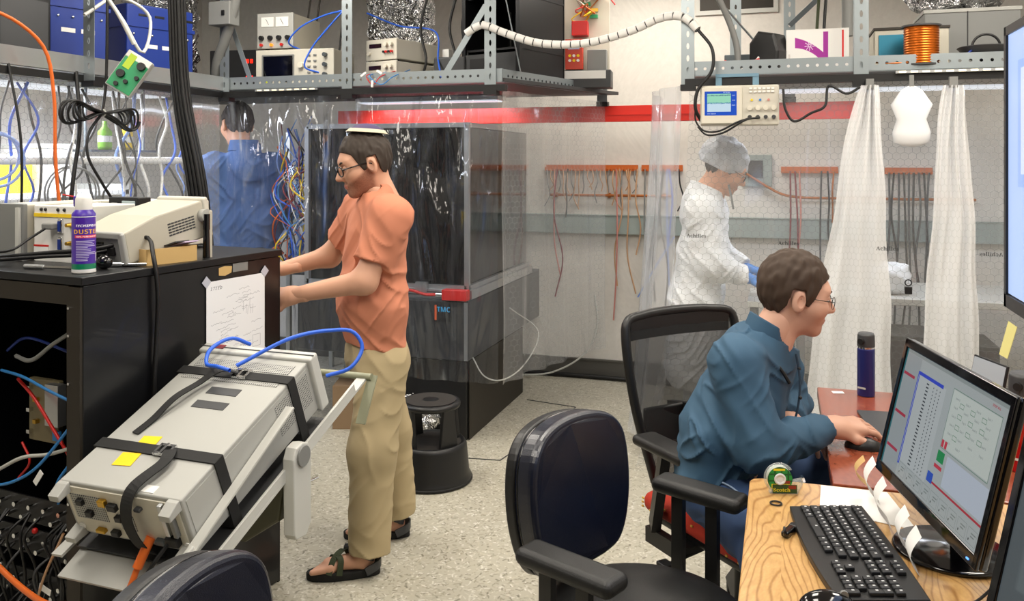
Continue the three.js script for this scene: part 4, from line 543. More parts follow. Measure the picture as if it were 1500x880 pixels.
  M('rear_plate', B(0.22, 0.1, 0.004, 0, 0.055, 0.002), m.greyMid, tilt); for (let i = 0; i < 30; i++) M('vent_hole', B(0.01, 0.009, 0.003, -0.06 + (i % 6) * 0.014, 0.03 + (i / 6 | 0) * 0.014, 0.005), m.black, tilt); M('power_inlet', RB(0.035, 0.035, 0.02, 0.06, 0.055, 0.008, 0.004), m.black, tilt);
  for (let i = 0; i < 40; i++) M('side_vent', B(0.003, 0.006, 0.014, 0.1385, 0.06 + (i / 8 | 0) * 0.012, -0.22 - (i % 8) * 0.018), m.greyDark, tilt);
  for (const s of [-1, 1]) M('handle_arm', RB(0.02, 0.24, 0.028, s * 0.158, 0.0, -0.4, 0.008, -0.2), m.beige, tilt); for (const s of [-1, 1]) M('handle_hub', C(0.028, 0.028, 0.03, s * 0.152, 0.1, -0.4, 0, 0, Math.PI / 2), m.grey, tilt);
  // long flat instrument behind, small box with a window
  const d = instrument('flat_instrument', 'long flat beige instrument at the back of the rack top', 'instrument', rk(-0.54, RH, -0.575), RT + 0.01, 0.42, 0.17, 0.26, m.beigeLight, m.beige); M('dark_band', B(0.42, 0.055, 0.004, 0, 0.085, 0.0125), m.black, d); for (const y of [0.05, 0.14]) M('latch', B(0.012, 0.012, 0.006, -0.16, y, 0.014), m.black, d); M('sticker', B(0.035, 0.03, 0.002, -0.12, 0.125, 0.013), m.paper, d);
  const e = thing('relay_box', 'small black box with a clear window on the rack', 'box', rk(-0.41, RH, -0.525), RT); e.position.y += 0.035; M('case', RB(0.15, 0.17, 0.06, 0, 0.085, 0, 0.005), m.black, e); M('window', RB(0.065, 0.075, 0.006, 0.03, 0.12, 0.032, 0.004), std(0xaebcc0, 0.25), e); M('switch', RB(0.025, 0.02, 0.012, -0.04, 0.14, 0.034, 0.003), m.greyMid, e); M('plinth', B(0.14, 0.035, 0.05, 0, -0.0175, 0), m.black, e); M('base_plug', RB(0.05, 0.02, 0.012, 0.03, 0.045, 0.034, 0.003), m.greyDark, e);
  const f = thing('card_tray', 'open tan cardboard tray holding cards on the rack edge', 'box', rk(-0.075, RH, -0.37), RT + Math.PI / 2 - 0.12); for (const s of [-1, 1]) { M('wall', B(0.19, 0.052, 0.003, 0, 0.026, s * 0.045), m.card, f); M('wall', B(0.003, 0.052, 0.09, s * 0.095, 0.026, 0), m.card, f); } M('bottom', B(0.19, 0.003, 0.09, 0, 0.002, 0), m.card, f);
  for (const [x, z, rz, mt, l] of [[-0.07, -0.4, 0.3, m.greyDark, 'dark card leaning in the tan tray'], [-0.06, -0.43, 0.25, std(0xc9b7d4, 0.4), 'lilac card leaning in the tan tray']]) tag(M('card', place(B(0.1, 0.004, 0.06, 0, 0, 0), ...rk(x, RH + 0.055, z), 0, RT, rz), mt), l, 'card');
  const mk = thing('marker_pen', 'black marker standing upright near the rack corner', 'marker', rk(-0.045, RH, -0.53)); M('barrel', C(0.0105, 0.0125, 0.11, 0, 0.055, 0), m.blackGloss, mk); M('cap', C(0.012, 0.012, 0.055, 0, 0.125, 0), m.blackGloss, mk);
  for (const [a1, b1, l] of [[[-0.33, -0.06], [-0.15, -0.09], 'silver probe lying left of the duster can'], [[-0.14, -0.2], [-0.03, -0.26], 'silver probe lying right of the duster can']]) { const q = thing('metal_probe', l, 'probe'); const A = rk(a1[0], RH + 0.008, a1[1]), E = rk(b1[0], RH + 0.008, b1[1]); M('shaft', rod(A, E, 0.005), m.chrome, q); M('sleeve', rod(A, A.map((v, i) => v + (E[i] - v) * 0.4), 0.0075), m.alu, q); }
  tag(M('rubber_bulb', [S(0.022, ...rk(-0.1, RH + 0.022, -0.16), 1.2, 1, 1)], m.blackGloss), 'black rubber bulb right beside the duster can', 'bulb');
  cable('black_cable', 'black cable sweeping over the rack top and down its side', [rk(-0.55, RH + 0.02, -0.08), rk(-0.35, RH + 0.04, -0.14), rk(-0.16, RH + 0.06, -0.2), rk(-0.08, RH + 0.09, -0.3), rk(0.0, RH + 0.03, -0.26), rk(0.018, RH - 0.08, -0.26), rk(0.014, RH - 0.2, -0.26), rk(0.014, 0.9, -0.25), rk(0.014, 0.7, -0.25)], 0.007, m.black);
  cable('black_cable', 'thin black cable from the white instrument to the left edge', [rk(-0.41, RH + 0.12, -0.2), rk(-0.44, RH + 0.08, -0.15), rk(-0.45, RH + 0.05, -0.1), rk(-0.58, RH + 0.04, -0.06)], 0.004, m.black);
  cable('black_cable', 'black cable running behind the duster can to the portable oscilloscope', [rk(-0.58, RH + 0.01, -0.04), rk(-0.35, RH + 0.03, -0.12), rk(-0.2, RH + 0.04, -0.2), rk(-0.14, RH + 0.06, -0.28)], 0.006, m.black);
}
// ---------- tilted analyser strapped on its trolley ----------
{
  const TL = D(22), tw = -0.05, org = [-1.635, 0.585, -1.865], inner = (t) => { const g = new THREE.Group(); t.add(g); g.rotation.x = TL; return g; };
  const dots = canvas(128, 128, (x) => { x.fillStyle = '#a9a9a4'; x.fillRect(0, 0, 128, 128); x.fillStyle = '#26272a'; for (let i = 0; i < 4; i++) for (let j = 0; j < 4; j++) { x.beginPath(); x.arc(16 + i * 32, 16 + j * 32, 9, 0, 7); x.fill(); } }); dots.repeat.set(1 / 0.03, 1 / 0.03);
  const vent = std(0xffffff, 0.55, 0, { map: dots });
  const t = thing('spectrum_analyser', 'large grey analyser strapped face-up on a tilted trolley', 'instrument', org, tw), g = inner(t); g.name = 'chassis'; const W = 0.405, H = 0.175, Ln = 0.6;
  M('case', RB(W, H, Ln, 0, H / 2, -Ln / 2, 0.006), m.grey, g); M('side_plate', B(0.003, H - 0.03, Ln - 0.03, W / 2, H / 2, -Ln / 2), m.grey, g);
  M('front_bezel', [RB(W + 0.025, H + 0.02, 0.045, 0, H / 2, -Ln - 0.02, 0.008)], m.greyLight, g); M('bezel_line', B(W + 0.027, 0.003, 0.003, 0, H + 0.011, -Ln - 0.02), m.greyDark, g); M('maker_plate', B(0.05, 0.002, 0.02, -0.15, H + 0.0115, -Ln - 0.022), m.maroon, g);
  M('top_vent', B(W - 0.05, 0.002, 0.045, 0, H + 0.0005, -Ln + 0.05), vent, g); M('top_vent', B(W - 0.05, 0.002, 0.02, 0, H + 0.0005, -Ln + 0.125), vent, g);
  M('side_vent', B(0.002, 0.1, 0.06, W / 2 + 0.0015, H / 2 + 0.01, -Ln + 0.05), vent, g); M('side_vent', B(0.002, 0.1, 0.09, W / 2 + 0.0015, H / 2 + 0.01, -Ln + 0.15), vent, g);
  for (const [z, w] of [[-0.42, 0.11], [-0.355, 0.115]]) M('dark_plate', B(w, 0.0025, 0.032, 0.02, H + 0.0005, z), m.greyDark, g);
  M('rear_plate', B(W - 0.03, H - 0.025, 0.006, 0, H / 2, 0.001), m.creamPlastic, g); M('rear_vent', B(0.11, 0.08, 0.003, -0.12, 0.1, 0.004), vent, g); M('rear_vent', B(0.05, 0.05, 0.003, 0.0, 0.07, 0.004), vent, g);
  for (const [x, y, w, h, mt] of [[-0.14, 0.12, 0.022, 0.018, m.black], [-0.12, 0.085, 0.022, 0.018, m.black], [-0.06, 0.13, 0.024, 0.02, m.brass], [-0.03, 0.12, 0.03, 0.02, m.black], [-0.02, 0.085, 0.022, 0.018, m.black], [0.06, 0.13, 0.02, 0.01, m.greyDark], [0.14, 0.11, 0.014, 0.1, m.alu], [0.165, 0.11, 0.014, 0.1, m.greyMid], [-0.05, 0.03, 0.026, 0.018, m.black], [0.1, 0.03, 0.03, 0.016, m.steelDark], [-0.1, 0.03, 0.03, 0.012, m.brass]]) M('port', RB(w, h, 0.016, x, y, 0.009, 0.003), mt, g);
  for (const sx of [-1, 1]) { M('corner_foot', EX([[0, 0], [0.045, 0], [0.045, 0.018], [0.01, 0.03], [0, 0.03]], 0.03, 0.003).rotateY(-Math.PI / 2).translate(sx * (W / 2 - 0.02), H - 0.03, 0.0), m.grey, g); M('corner_foot', EX([[0, 0], [0.045, 0.006], [0.045, 0.022], [0, 0.03]], 0.03, 0.003).rotateY(-Math.PI / 2).translate(sx * (W / 2 - 0.02), 0.0, 0.0), m.grey, g); }
  for (const [x, y] of [[-0.17, 0.03], [0.185, 0.03]]) M('round_badge', C(0.01, 0.01, 0.003, x, y, 0.006, Math.PI / 2), m.white, g);
  M('asset_label', B(0.04, 0.0015, 0.024, 0.09, H + 0.0008, -0.02), m.white, g);
  // webbing straps and sticky notes lie on it
  const straps = (z, label, tail) => { const s = thing('strap', label, 'strap', org, tw), q = inner(s); q.name = 'webbing'; M('band', [B(W + 0.008, 0.004, 0.036, 0, H + 0.003, z), B(0.004, H + 0.045, 0.036, W / 2 + 0.004, H / 2 - 0.018, z), B(0.004, H + 0.045, 0.036, -W / 2 - 0.004, H / 2 - 0.018, z), B(W + 0.008, 0.004, 0.036, 0, -0.042, z)], m.rubber, q); M('buckle', [B(0.05, 0.008, 0.008, 0.03, H + 0.009, z + 0.016), B(0.05, 0.008, 0.008, 0.03, H + 0.009, z - 0.016), B(0.008, 0.008, 0.04, 0.008, H + 0.009, z), B(0.008, 0.008, 0.04, 0.03, H + 0.012, z), B(0.008, 0.008, 0.04, 0.052, H + 0.009, z)], m.chrome, q); M('tail', tail, m.rubber, q); };
  straps(-0.5, 'black webbing strap round the upper end of the analyser', [ribbon([[0.02, H + 0.012, -0.5], [-0.03, H + 0.03, -0.48], [-0.07, H + 0.02, -0.42], [-0.09, H + 0.025, -0.34], [-0.11, H + 0.006, -0.26], [-0.12, H + 0.004, -0.2]], 0.026, 0.003, [1, 0, 0.35])]);
  straps(-0.15, 'black webbing strap round the lower end of the analyser', [ribbon([[0.05, H + 0.012, -0.15], [0.075, H + 0.02, -0.1], [0.05, H + 0.01, 0.0], [0.045, H - 0.04, 0.035], [0.05, H - 0.15, 0.03], [0.055, H - 0.25, -0.03], [0.06, H - 0.34, -0.08]], 0.036, 0.003, [1, 0, 0])]);
  for (const [x, z, l] of [[-0.055, -0.185, 'small yellow sticky note above the lower strap'], [-0.065, -0.105, 'larger yellow sticky note below the lower strap']]) { const n = thing('sticky_note', l, 'note', org, tw), q = inner(n); q.name = 'paper'; M('leaf', B(0.06, 0.001, z > -0.15 ? 0.05 : 0.032, x, H + 0.0015, z, 0, 0.1, 0), m.yellow, q); }
  // trolley
  const c = thing('tilting_trolley', 'grey tilting trolley carrying the strapped analyser', 'trolley', org, tw), q = inner(c); q.name = 'tray';
  M('plate', B(0.44, 0.006, 0.62, 0, -0.048, -0.3), m.greyDark, q); M('side_rail', [bar([0.235, -0.035, 0.06], [0.235, -0.035, -0.82], 0.035, 0.008), bar([0.25, -0.018, 0.06], [0.25, -0.018, -0.74], 0.004, 0.03)], m.greyLight, q); M('side_rail', [bar([-0.235, -0.035, 0.06], [-0.235, -0.035, -0.82], 0.035, 0.008)], m.greyLight, q);
  M('support_arm', [bar([0.222, 0.045, 0.06], [0.222, 0.12, -0.45], 0.028, 0.006), RB(0.014, 0.04, 0.05, 0.222, 0.04, 0.05, 0.004)], m.greyLight, q); M('front_handle', [rod([-0.235, -0.03, -0.82], [0.27, -0.03, -0.82], 0.012), bar([0.27, -0.03, -0.83], [0.27, -0.13, -0.7], 0.035, 0.006)], std(0x8c8d74, 0.45), q); M('lower_tray', EX([[-0.2, 0], [0.22, 0], [0.2, 0.16], [-0.22, 0.16]], 0.006, 0).rotateX(-Math.PI / 2).translate(0, -0.06, 0.1), m.grey, q);
  M('pivot_paddle', place(EX([[-0.04, -0.2], [-0.03, -0.215], [0.02, -0.22], [0.045, -0.19], [0.045, 0.02], [0.03, 0.05], [0, 0.058], [-0.03, 0.05], [-0.045, 0.02]], 0.03, 0.004), 0.262, 0.13, -0.35, 0, Math.PI / 2), m.greyLight, c); M('pivot_hub', C(0.03, 0.03, 0.008, 0.284, 0.15, -0.35, 0, 0, Math.PI / 2), m.greyMid, c); M('lever', rod([0.26, 0.05, -0.4], [0.26, 0.045, -0.46], 0.004), m.chrome, c);
  M('column', [EX([[-0.12, 0.04], [0.24, 0.1], [0.22, -0.02], [0.1, -0.1], [-0.1, -0.1]], 0.07, 0.008).translate(0, -0.02, -0.36), RB(0.08, 0.46, 0.07, -0.06, -0.3, -0.36, 0.02)], std(0x4a4832, 0.5), c); M('base', [bar([0, -0.545, -0.05], [0, -0.545, -0.62], 0.06, 0.03), bar([-0.2, -0.545, -0.36], [0.22, -0.545, -0.36], 0.06, 0.03)], m.greyMid, c); for (const [x, z] of [[0, -0.07], [0, -0.6], [-0.18, -0.36], [0.2, -0.36]]) M('castor', C(0.025, 0.025, 0.02, x, -0.56, z, 0, 0, Math.PI / 2), m.rubber, c);
  cable('blue_cable', 'blue cable looping over the top of the tilted analyser', [[-1.68, 0.99, -2.44], [-1.71, 1.02, -2.38], [-1.73, 1.0, -2.3], [-1.7, 0.97, -2.24], [-1.63, 0.975, -2.2], [-1.58, 0.97, -2.19]], 0.0065, m.blueBright);
  cable('blue_cable', 'blue cable looping off the right end of the tilted analyser', [[-1.62, 0.96, -2.28], [-1.5, 1.03, -2.4], [-1.42, 1.04, -2.5], [-1.36, 1.03, -2.55], [-1.33, 0.98, -2.56], [-1.35, 0.92, -2.52], [-1.43, 0.89, -2.5]], 0.0065, m.blueBright);
  cable('orange_cable', 'orange cable from the rack front to the analyser plug', [rk(-0.5, 0.5, 0.05), rk(-0.32, 0.43, 0.07), rk(-0.12, 0.385, 0.1), [-1.84, 0.42, -1.79], [-1.78, 0.44, -1.77], [-1.75, 0.415, -1.77], [-1.7, 0.42, -1.78], [-1.62, 0.47, -1.8], [-1.59, 0.55, -1.82], [-1.575, 0.605, -1.835]], 0.0085, m.orange);
  tag(M('cable_plug', rod([-1.59, 0.545, -1.815], [-1.572, 0.615, -1.845], 0.013), m.orange), 'orange plug in the back of the analyser', 'plug'); cable('power_cable', 'black power cord dropping from the analyser', [[-1.5, 0.62, -1.83], [-1.53, 0.56, -1.79], [-1.56, 0.5, -1.79], [-1.58, 0.4, -1.8], [-1.6, 0.2, -1.85], [-1.62, 0.02, -1.9]], 0.006, m.black); tag(M('power_plug', RB(0.04, 0.03, 0.04, -1.49, 0.625, -1.84, 0.005, 0.4), m.black), 'black power plug in the back of the analyser', 'plug');
}
// ---------- step stool ----------
{
  const t = thing('step_stool', 'round black plastic step stool beside the standing man', 'stool', [-1.68, 0, -3.97]); t.scale.set(0.97, 0.92, 0.97);
  M('drum', L([[0.205, 0.0], [0.215, 0.006], [0.21, 0.03], [0.2, 0.05], [0.188, 0.19], [0.178, 0.212], [0.165, 0.215], [0.16, 0.205], [0, 0.2]], 0, 0, 0, 40), m.plasticBlack, t); M('rim_band', TOR(0.21, 0.008, 0, 0.012, 0, Math.PI / 2), m.rubber, t); M('step_mat', C(0.158, 0.158, 0.004, 0, 0.204, 0), std(0x2b2724, 0.85), t);
  for (let i = 0; i < 4; i++) { const a = i * Math.PI / 2 + 0.5; M('leg', place(EX([[-0.055, 0], [0.055, 0], [0.035, 0.2], [-0.035, 0.2]], 0.014, 0.004), Math.cos(a) * 0.14, 0.205, Math.sin(a) * 0.14, 0, Math.PI / 2 - a, 0), m.plasticBlack, t); }
  M('top', L([[0, 0.395], [0.14, 0.395], [0.152, 0.402], [0.156, 0.415], [0.15, 0.428], [0.135, 0.432], [0, 0.432]], 0, 0, 0, 40), m.plasticBlack, t); M('top_mat', L([[0.042, 0.4325], [0.13, 0.4325], [0.132, 0.435], [0.042, 0.435]], 0, 0, 0, 36), std(0x2b2724, 0.9), t); M('hand_hole', C(0.04, 0.04, 0.002, 0, 0.4335, 0), m.black, t);
}
// ---------- task chairs ----------
function taskChair(label, pos, turn) {   // faces +x
  const t = thing('task_chair', label, 'chair', pos, turn);
  const prof = [[0.09, 0], [0.15, 0.02], [0.192, 0.08], [0.218, 0.18], [0.222, 0.29], [0.205, 0.38], [0.16, 0.435], [0.09, 0.462], [0, 0.47]], out = [...prof, ...prof.slice(0, -1).reverse().map(([x, y]) => [-x, y])], cv = new THREE.SplineCurve(out.map((p) => new THREE.Vector2(...p))), pts = cv.getPoints(64).map((p) => [p.x, p.y]);
  const bend = (g, k) => { const p = g.attributes.position; for (let i = 0; i < p.count; i++) { const x = p.getX(i), y = p.getY(i); p.setZ(i, p.getZ(i) + k * x * x + 0.25 * (y - 0.16) * (y - 0.16) - 0.02); } g.computeVertexNormals(); return g; };
  const pad = (depth, bevel, z) => { const s = new THREE.Shape(pts.map((p) => new THREE.Vector2(...p))); return bend(new THREE.ExtrudeGeometry(s, { depth, bevelEnabled: true, bevelSize: bevel, bevelThickness: bevel, bevelOffset: -bevel, bevelSegments: 5 }).translate(0, 0, z), 0.7); };
  const tiltBack = (g) => g.scale(0.95, 0.83, 1).rotateX(-0.14).rotateY(Math.PI / 2).translate(-0.21, 0.53, 0);
  M('backrest', tiltBack(pad(0.03, 0.024, 0.024)), m.leather, t); M('back_shell', tiltBack(pad(0.016, 0.01, -0.016)), m.plasticBlack, t);
  M('piping', tiltBack(T(pts.filter((_, i) => i % 2 === 0).map(([x, y]) => [x * 0.985, y * 0.99 + 0.002, 0.018 + 0.7 * x * x + 0.25 * (y - 0.16) ** 2 - 0.02]), 0.004, 120, 5)), m.blackGloss, t);
  M('back_bracket', [bar([-0.27, 0.62, 0], [-0.23, 0.44, 0], 0.07, 0.02), bar([-0.24, 0.44, 0], [-0.02, 0.41, 0], 0.06, 0.02)], m.plasticBlack, t);
  M('seat', new THREE.SphereGeometry(1, 40, 20).scale(0.255, 0.048, 0.25).translate(0.03, 0.475, 0), m.leatherSeat, t); M('seat_pan', RB(0.36, 0.03, 0.36, 0.02, 0.435, 0, 0.014), m.plasticBlack, t);
  for (const s of [-1, 1]) { const a = M('armrest', RB(0.27, 0.042, 0.088, 0.02, 0.69, s * 0.29, 0.0205), m.leatherSeat, t); M('arm_post', [bar([-0.045, 0.68, s * 0.29], [-0.045, 0.42, s * 0.29], 0.035, 0.02), bar([0.06, 0.68, s * 0.29], [0.06, 0.42, s * 0.29], 0.035, 0.02), bar([-0.06, 0.425, s * 0.29], [0.075, 0.425, s * 0.29], 0.02, 0.02), bar([0, 0.425, s * 0.29], [0, 0.425, s * 0.12], 0.05, 0.015)], m.plasticBlack, a); }
  M('gas_column', [C(0.025, 0.025, 0.2, 0, 0.32, 0), C(0.035, 0.035, 0.14, 0, 0.18, 0)], m.black, t); for (let i = 0; i < 5; i++) { const a = i * 1.2566 + 0.3, b = M('base_arm', bar([0, 0.12, 0], [Math.cos(a) * 0.3, 0.075, Math.sin(a) * 0.3], 0.045, 0.03), m.plasticBlack, t); M('castor', C(0.028, 0.028, 0.04, Math.cos(a) * 0.3, 0.028, Math.sin(a) * 0.3, Math.PI / 2, 0, a), m.rubber, b); }
  return t;
}
const chair = taskChair('black leather task chair with armrests, nearest the oak desk', [-0.35, 0, -2.13], D(-24));
dup(chair, [-0.73, 0, -1.18], D(3), 'black leather chair back cut off by the bottom edge, in front of the trolley');
{ // mesh chair under the seated man, faces +x
  const t = thing('mesh_chair', 'black mesh-back office chair with a red cushioned seat under the seated man', 'chair', [-0.12, 0, -2.93], D(-45));
  const fr = [[-0.17, 0.48], [-0.235, 0.75], [-0.25, 0.98], [-0.235, 1.03], [-0.15, 1.045], [0, 1.05], [0.15, 1.045], [0.235, 1.03], [0.25, 0.98], [0.235, 0.75], [0.17, 0.48]], curve = (x, y) => -0.27 - 0.16 * (y - 0.5) + 0.5 * x * x;
  M('back_frame', T(fr.map(([z, y]) => [curve(z, y), y, z]), 0.017, 90, 8), m.plasticBlack, t); M('top_band', ribbon([-0.225, -0.15, 0, 0.15, 0.225].map((z) => [curve(z, 1.01), 1.0, z]), 0.075, 0.012, [0, 1, 0]), m.plasticBlack, t);
  const g = new THREE.PlaneGeometry(1, 1, 20, 24), p = g.attributes.position; for (let i = 0; i < p.count; i++) { const v = p.getY(i) + 0.5, y = 0.49 + v * 0.54, hw = 0.17 + 0.08 * Math.min(1, v * 1.3), z = -p.getX(i) * 2 * hw; p.setXYZ(i, curve(z, y) + 0.004, y, z); } g.computeVertexNormals();
  M('mesh_panel', g, new THREE.MeshStandardMaterial({ color: 0x141516, roughness: 0.7, transparent: true, opacity: 0.8, side: THREE.DoubleSide }), t); M('lumbar', RB(0.02, 0.13, 0.36, -0.305, 0.66, 0, 0.01), m.black, t); M('back_spine', [bar([-0.33, 0.72, 0], [-0.28, 0.42, 0], 0.12, 0.025), bar([-0.28, 0.42, 0], [-0.05, 0.37, 0], 0.1, 0.03)], m.plasticBlack, t);
  M('seat', RB(0.5, 0.07, 0.5, 0.02, 0.44, 0, 0.034), std(0xb2301c, 0.85), t); const dotm = std(0xd9b050, 0.8); for (let i = 0; i < 26; i++) { const a = i * 0.75; M('woven_dot', B(0.009, 0.005, 0.004, 0.02 + 0.235 * Math.max(-1, Math.min(1, Math.cos(a) * 1.3)), 0.425 + (i % 3) * 0.014, 0.2505 * (Math.sin(a) > 0 ? 1 : -1)), dotm, t); } M('seat_pan', RB(0.44, 0.03, 0.44, 0.02, 0.39, 0, 0.012), m.plasticBlack, t);
  for (const s of [-1, 1]) { const a = M('armrest', RB(0.26, 0.035, 0.095, -0.02, 0.685, s * 0.3, 0.016), m.leatherSeat, t); M('arm_post', [bar([-0.03, 0.67, s * 0.3], [-0.11, 0.4, s * 0.28], 0.06, 0.03), bar([-0.14, 0.37, s * 0.28], [0.03, 0.37, s * 0.28], 0.05, 0.03), bar([-0.01, 0.37, s * 0.28], [-0.01, 0.37, s * 0.1], 0.08, 0.02)], m.plasticBlack, a); }
  M('gas_column', [C(0.03, 0.03, 0.28, 0, 0.25, 0)], m.black, t); for (let i = 0; i < 5; i++) { const a = i * 1.2566, b = M('base_arm', bar([0, 0.12, 0], [Math.cos(a) * 0.32, 0.075, Math.sin(a) * 0.32], 0.05, 0.03), m.plasticBlack, t); M('castor', C(0.028, 0.028, 0.04, Math.cos(a) * 0.32, 0.028, Math.sin(a) * 0.32, Math.PI / 2, 0, a), m.rubber, b); } M('control_lever', [rod([0.0, 0.35, 0.15], [0.0, 0.33, 0.3], 0.006), RB(0.05, 0.015, 0.04, 0, 0.33, 0.32, 0.005)], m.plasticBlack, t);
}
// ---------- desks and what is on them ----------
const DH = 0.745;
function desk(name, label, x0, x1, z0, z1, top, edge, corner = 0.03) {
  const t = thing(name, label, 'desk', [0, 0, 0]), w = x1 - x0, d = z1 - z0, c = corner, o = [[0, c], [c * 0.3, c * 0.3], [c, 0], [w, 0], [w, d], [c, d], [c * 0.3, d - c * 0.3], [0, d - c]];
  M('top', EX(o, 0.02, 0.003).rotateX(Math.PI / 2).translate(x0, DH - 0.013, z0), top, t); M('edge_band', EX(o, 0.012, 0).rotateX(Math.PI / 2).translate(x0, DH - 0.031, z0), edge, t);
  for (const x of [x0 + 0.2, x1 - 0.05]) for (const z of [z0 + 0.06, z1 - 0.06]) M('leg', B(0.05, DH - 0.037, 0.05, x, (DH - 0.037) / 2, z), m.black, t); return t;
}
desk('oak_desk', 'oak-grained desk with the keyboard and tape on it', -0.08, 1.2, -2.395, -0.7, m.oak, m.oakEdge);
{ const t = desk('cherry_desk', 'reddish cherry-veneer desk with the blue bottle on it', 0.13, 1.6, -3.42, -2.41, m.cherry, m.cherrySide, 0.004); M('apron', B(0.02, 0.1, 0.9, 0.3, 0.66, -2.92), m.cherrySide, t); M('end_apron', B(1.2, 0.08, 0.02, 0.85, 0.668, -2.43), m.cherrySide, t); }
tag(M('tape_scrap', B(0.04, 0.001, 0.03, 0.2, DH + 0.001, -3.36, 0, 0.2, 0), m.paper), 'small white paper scrap at the far edge of the cherry desk', 'paper');
function flask(name, label, pos, body, h, r) { const t = thing(name, label, 'bottle', pos, -0.6); M('body', L([[0, 0], [r * 0.95, 0], [r, 0.004], [r, h * 0.74], [r * 0.93, h * 0.77], [0, h * 0.77]], 0, 0, 0, 36), body, t); M('collar', C(r * 0.96, r * 0.96, 0.008, 0, h * 0.775, 0), m.chrome, t); M('lid', L([[r * 0.98, h * 0.785], [r, h * 0.8], [r * 0.97, h * 0.96], [r * 0.85, h], [0, h]], 0, 0, 0, 32), m.greyDark, t); M('button', C(0.011, 0.011, 0.02, 0, h * 0.88, r * 0.98, Math.PI / 2), m.black, t); M('label_print', B(0.03, 0.006, 0.002, 0, h * 0.14, r), m.greyLight, t); return t; }
flask('blue_bottle', 'dark blue insulated bottle with a grey lid on the cherry desk', [0.295, DH, -3.35], phys(0x2a2f74, 0.3, { metalness: 0.4, clearcoat: 0.3 }), 0.228, 0.0305);
flask('red_bottle', 'shiny red insulated bottle with a black lid behind the monitor', [0.64, DH, -2.67], phys(0xb01018, 0.2, { metalness: 0.5, clearcoat: 0.6 }), 0.27, 0.039);
{
  const t = thing('tablet_stand', 'thin grey-white screen leaning behind the monitor', 'screen', [0.68, DH, -3.3], -1.2); t.scale.setScalar(0.62); M('panel', RB(0.3, 0.22, 0.012, 0, 0.16, 0, 0.004, -0.2), m.plasticBlack, t); M('glass', B(0.28, 0.2, 0.002, 0, 0.1625, 0.0075, -0.2), std(0xaab4bd, 0.25), t); M('foot', RB(0.2, 0.012, 0.16, 0, 0.006, 0, 0.004), m.black, t); M('neck', bar([0, 0.01, -0.02], [0, 0.14, -0.015], 0.05, 0.015), m.black, t);
  const md = thing('dark_folder', 'dark grey folder on the cherry desk behind the mouse', 'folder', [0.36, DH, -2.98], 0.1); M('cover', RB(0.2, 0.008, 0.3, 0, 0.0045, 0, 0.003), m.greyDark, md); M('pages', B(0.19, 0.004, 0.29, 0.004, 0.005, 0), m.paper, md);
  const ms = thing('computer_mouse', 'black computer mouse under the hand on the cherry desk', 'mouse', [0.235, DH, -2.735], D(-8)); M('shell', new THREE.SphereGeometry(1, 24, 12, 0, 6.283, 0, 1.6).scale(0.055, 0.034, 0.031), m.plasticBlack, ms); M('wheel', C(0.008, 0.008, 0.006, 0.03, 0.028, 0, Math.PI / 2), m.chrome, ms);
  const ms2 = thing('computer_mouse', 'black computer mouse at the bottom edge on the oak desk', 'mouse', [0.085, DH, -1.735], D(10)); M('shell', new THREE.SphereGeometry(1, 24, 12, 0, 6.283, 0, 1.6).scale(0.055, 0.034, 0.031), m.blackGloss, ms2); M('wheel', C(0.008, 0.008, 0.006, 0.03, 0.028, 0, Math.PI / 2), m.greyMid, ms2);
}
function monitor(label, pos, turn, tilt, tex, lit, cy = 0.25) {
  const t = thing('computer_monitor', label, 'monitor', pos, turn); M('stand_base', L([[0, 0], [0.115, 0], [0.12, 0.006], [0.115, 0.012], [0.03, 0.018], [0, 0.018]], 0, 0, -0.03, 44), m.blackGloss, t); M('neck', RB(0.06, 0.2, 0.03, 0, 0.11, -0.05, 0.01), m.blackGloss, t);
  const g = new THREE.Group(); g.name = 'display'; g.position.set(0, cy, 0); g.rotation.x = -tilt; t.add(g);
  M('housing', RB(0.545, 0.335, 0.02, 0, 0, -0.012, 0.008), m.blackGloss, g); M('rear_shell', RB(0.36, 0.22, 0.03, -0.03, 0, -0.034, 0.012), m.plasticBlack, g); M('bezel', [RB(0.545, 0.022, 0.008, 0, 0.157, 0.0, 0.003), RB(0.545, 0.026, 0.008, 0, -0.155, 0.0, 0.003), RB(0.018, 0.335, 0.008, 0.264, 0, 0.0, 0.003), RB(0.018, 0.335, 0.008, -0.264, 0, 0.0, 0.003)], m.blackGloss, g);
  M('screen', place(new THREE.PlaneGeometry(0.512, 0.29), 0, 0.001, 0.0), new THREE.MeshStandardMaterial({ color: 0x111111, emissive: 0xffffff, emissiveMap: tex, emissiveIntensity: lit, roughness: 0.25 }), g, true); M('power_light', B(0.008, 0.003, 0.002, 0.24, -0.158, 0.005), glow(0x60a0ff, 2), g); return t;
}
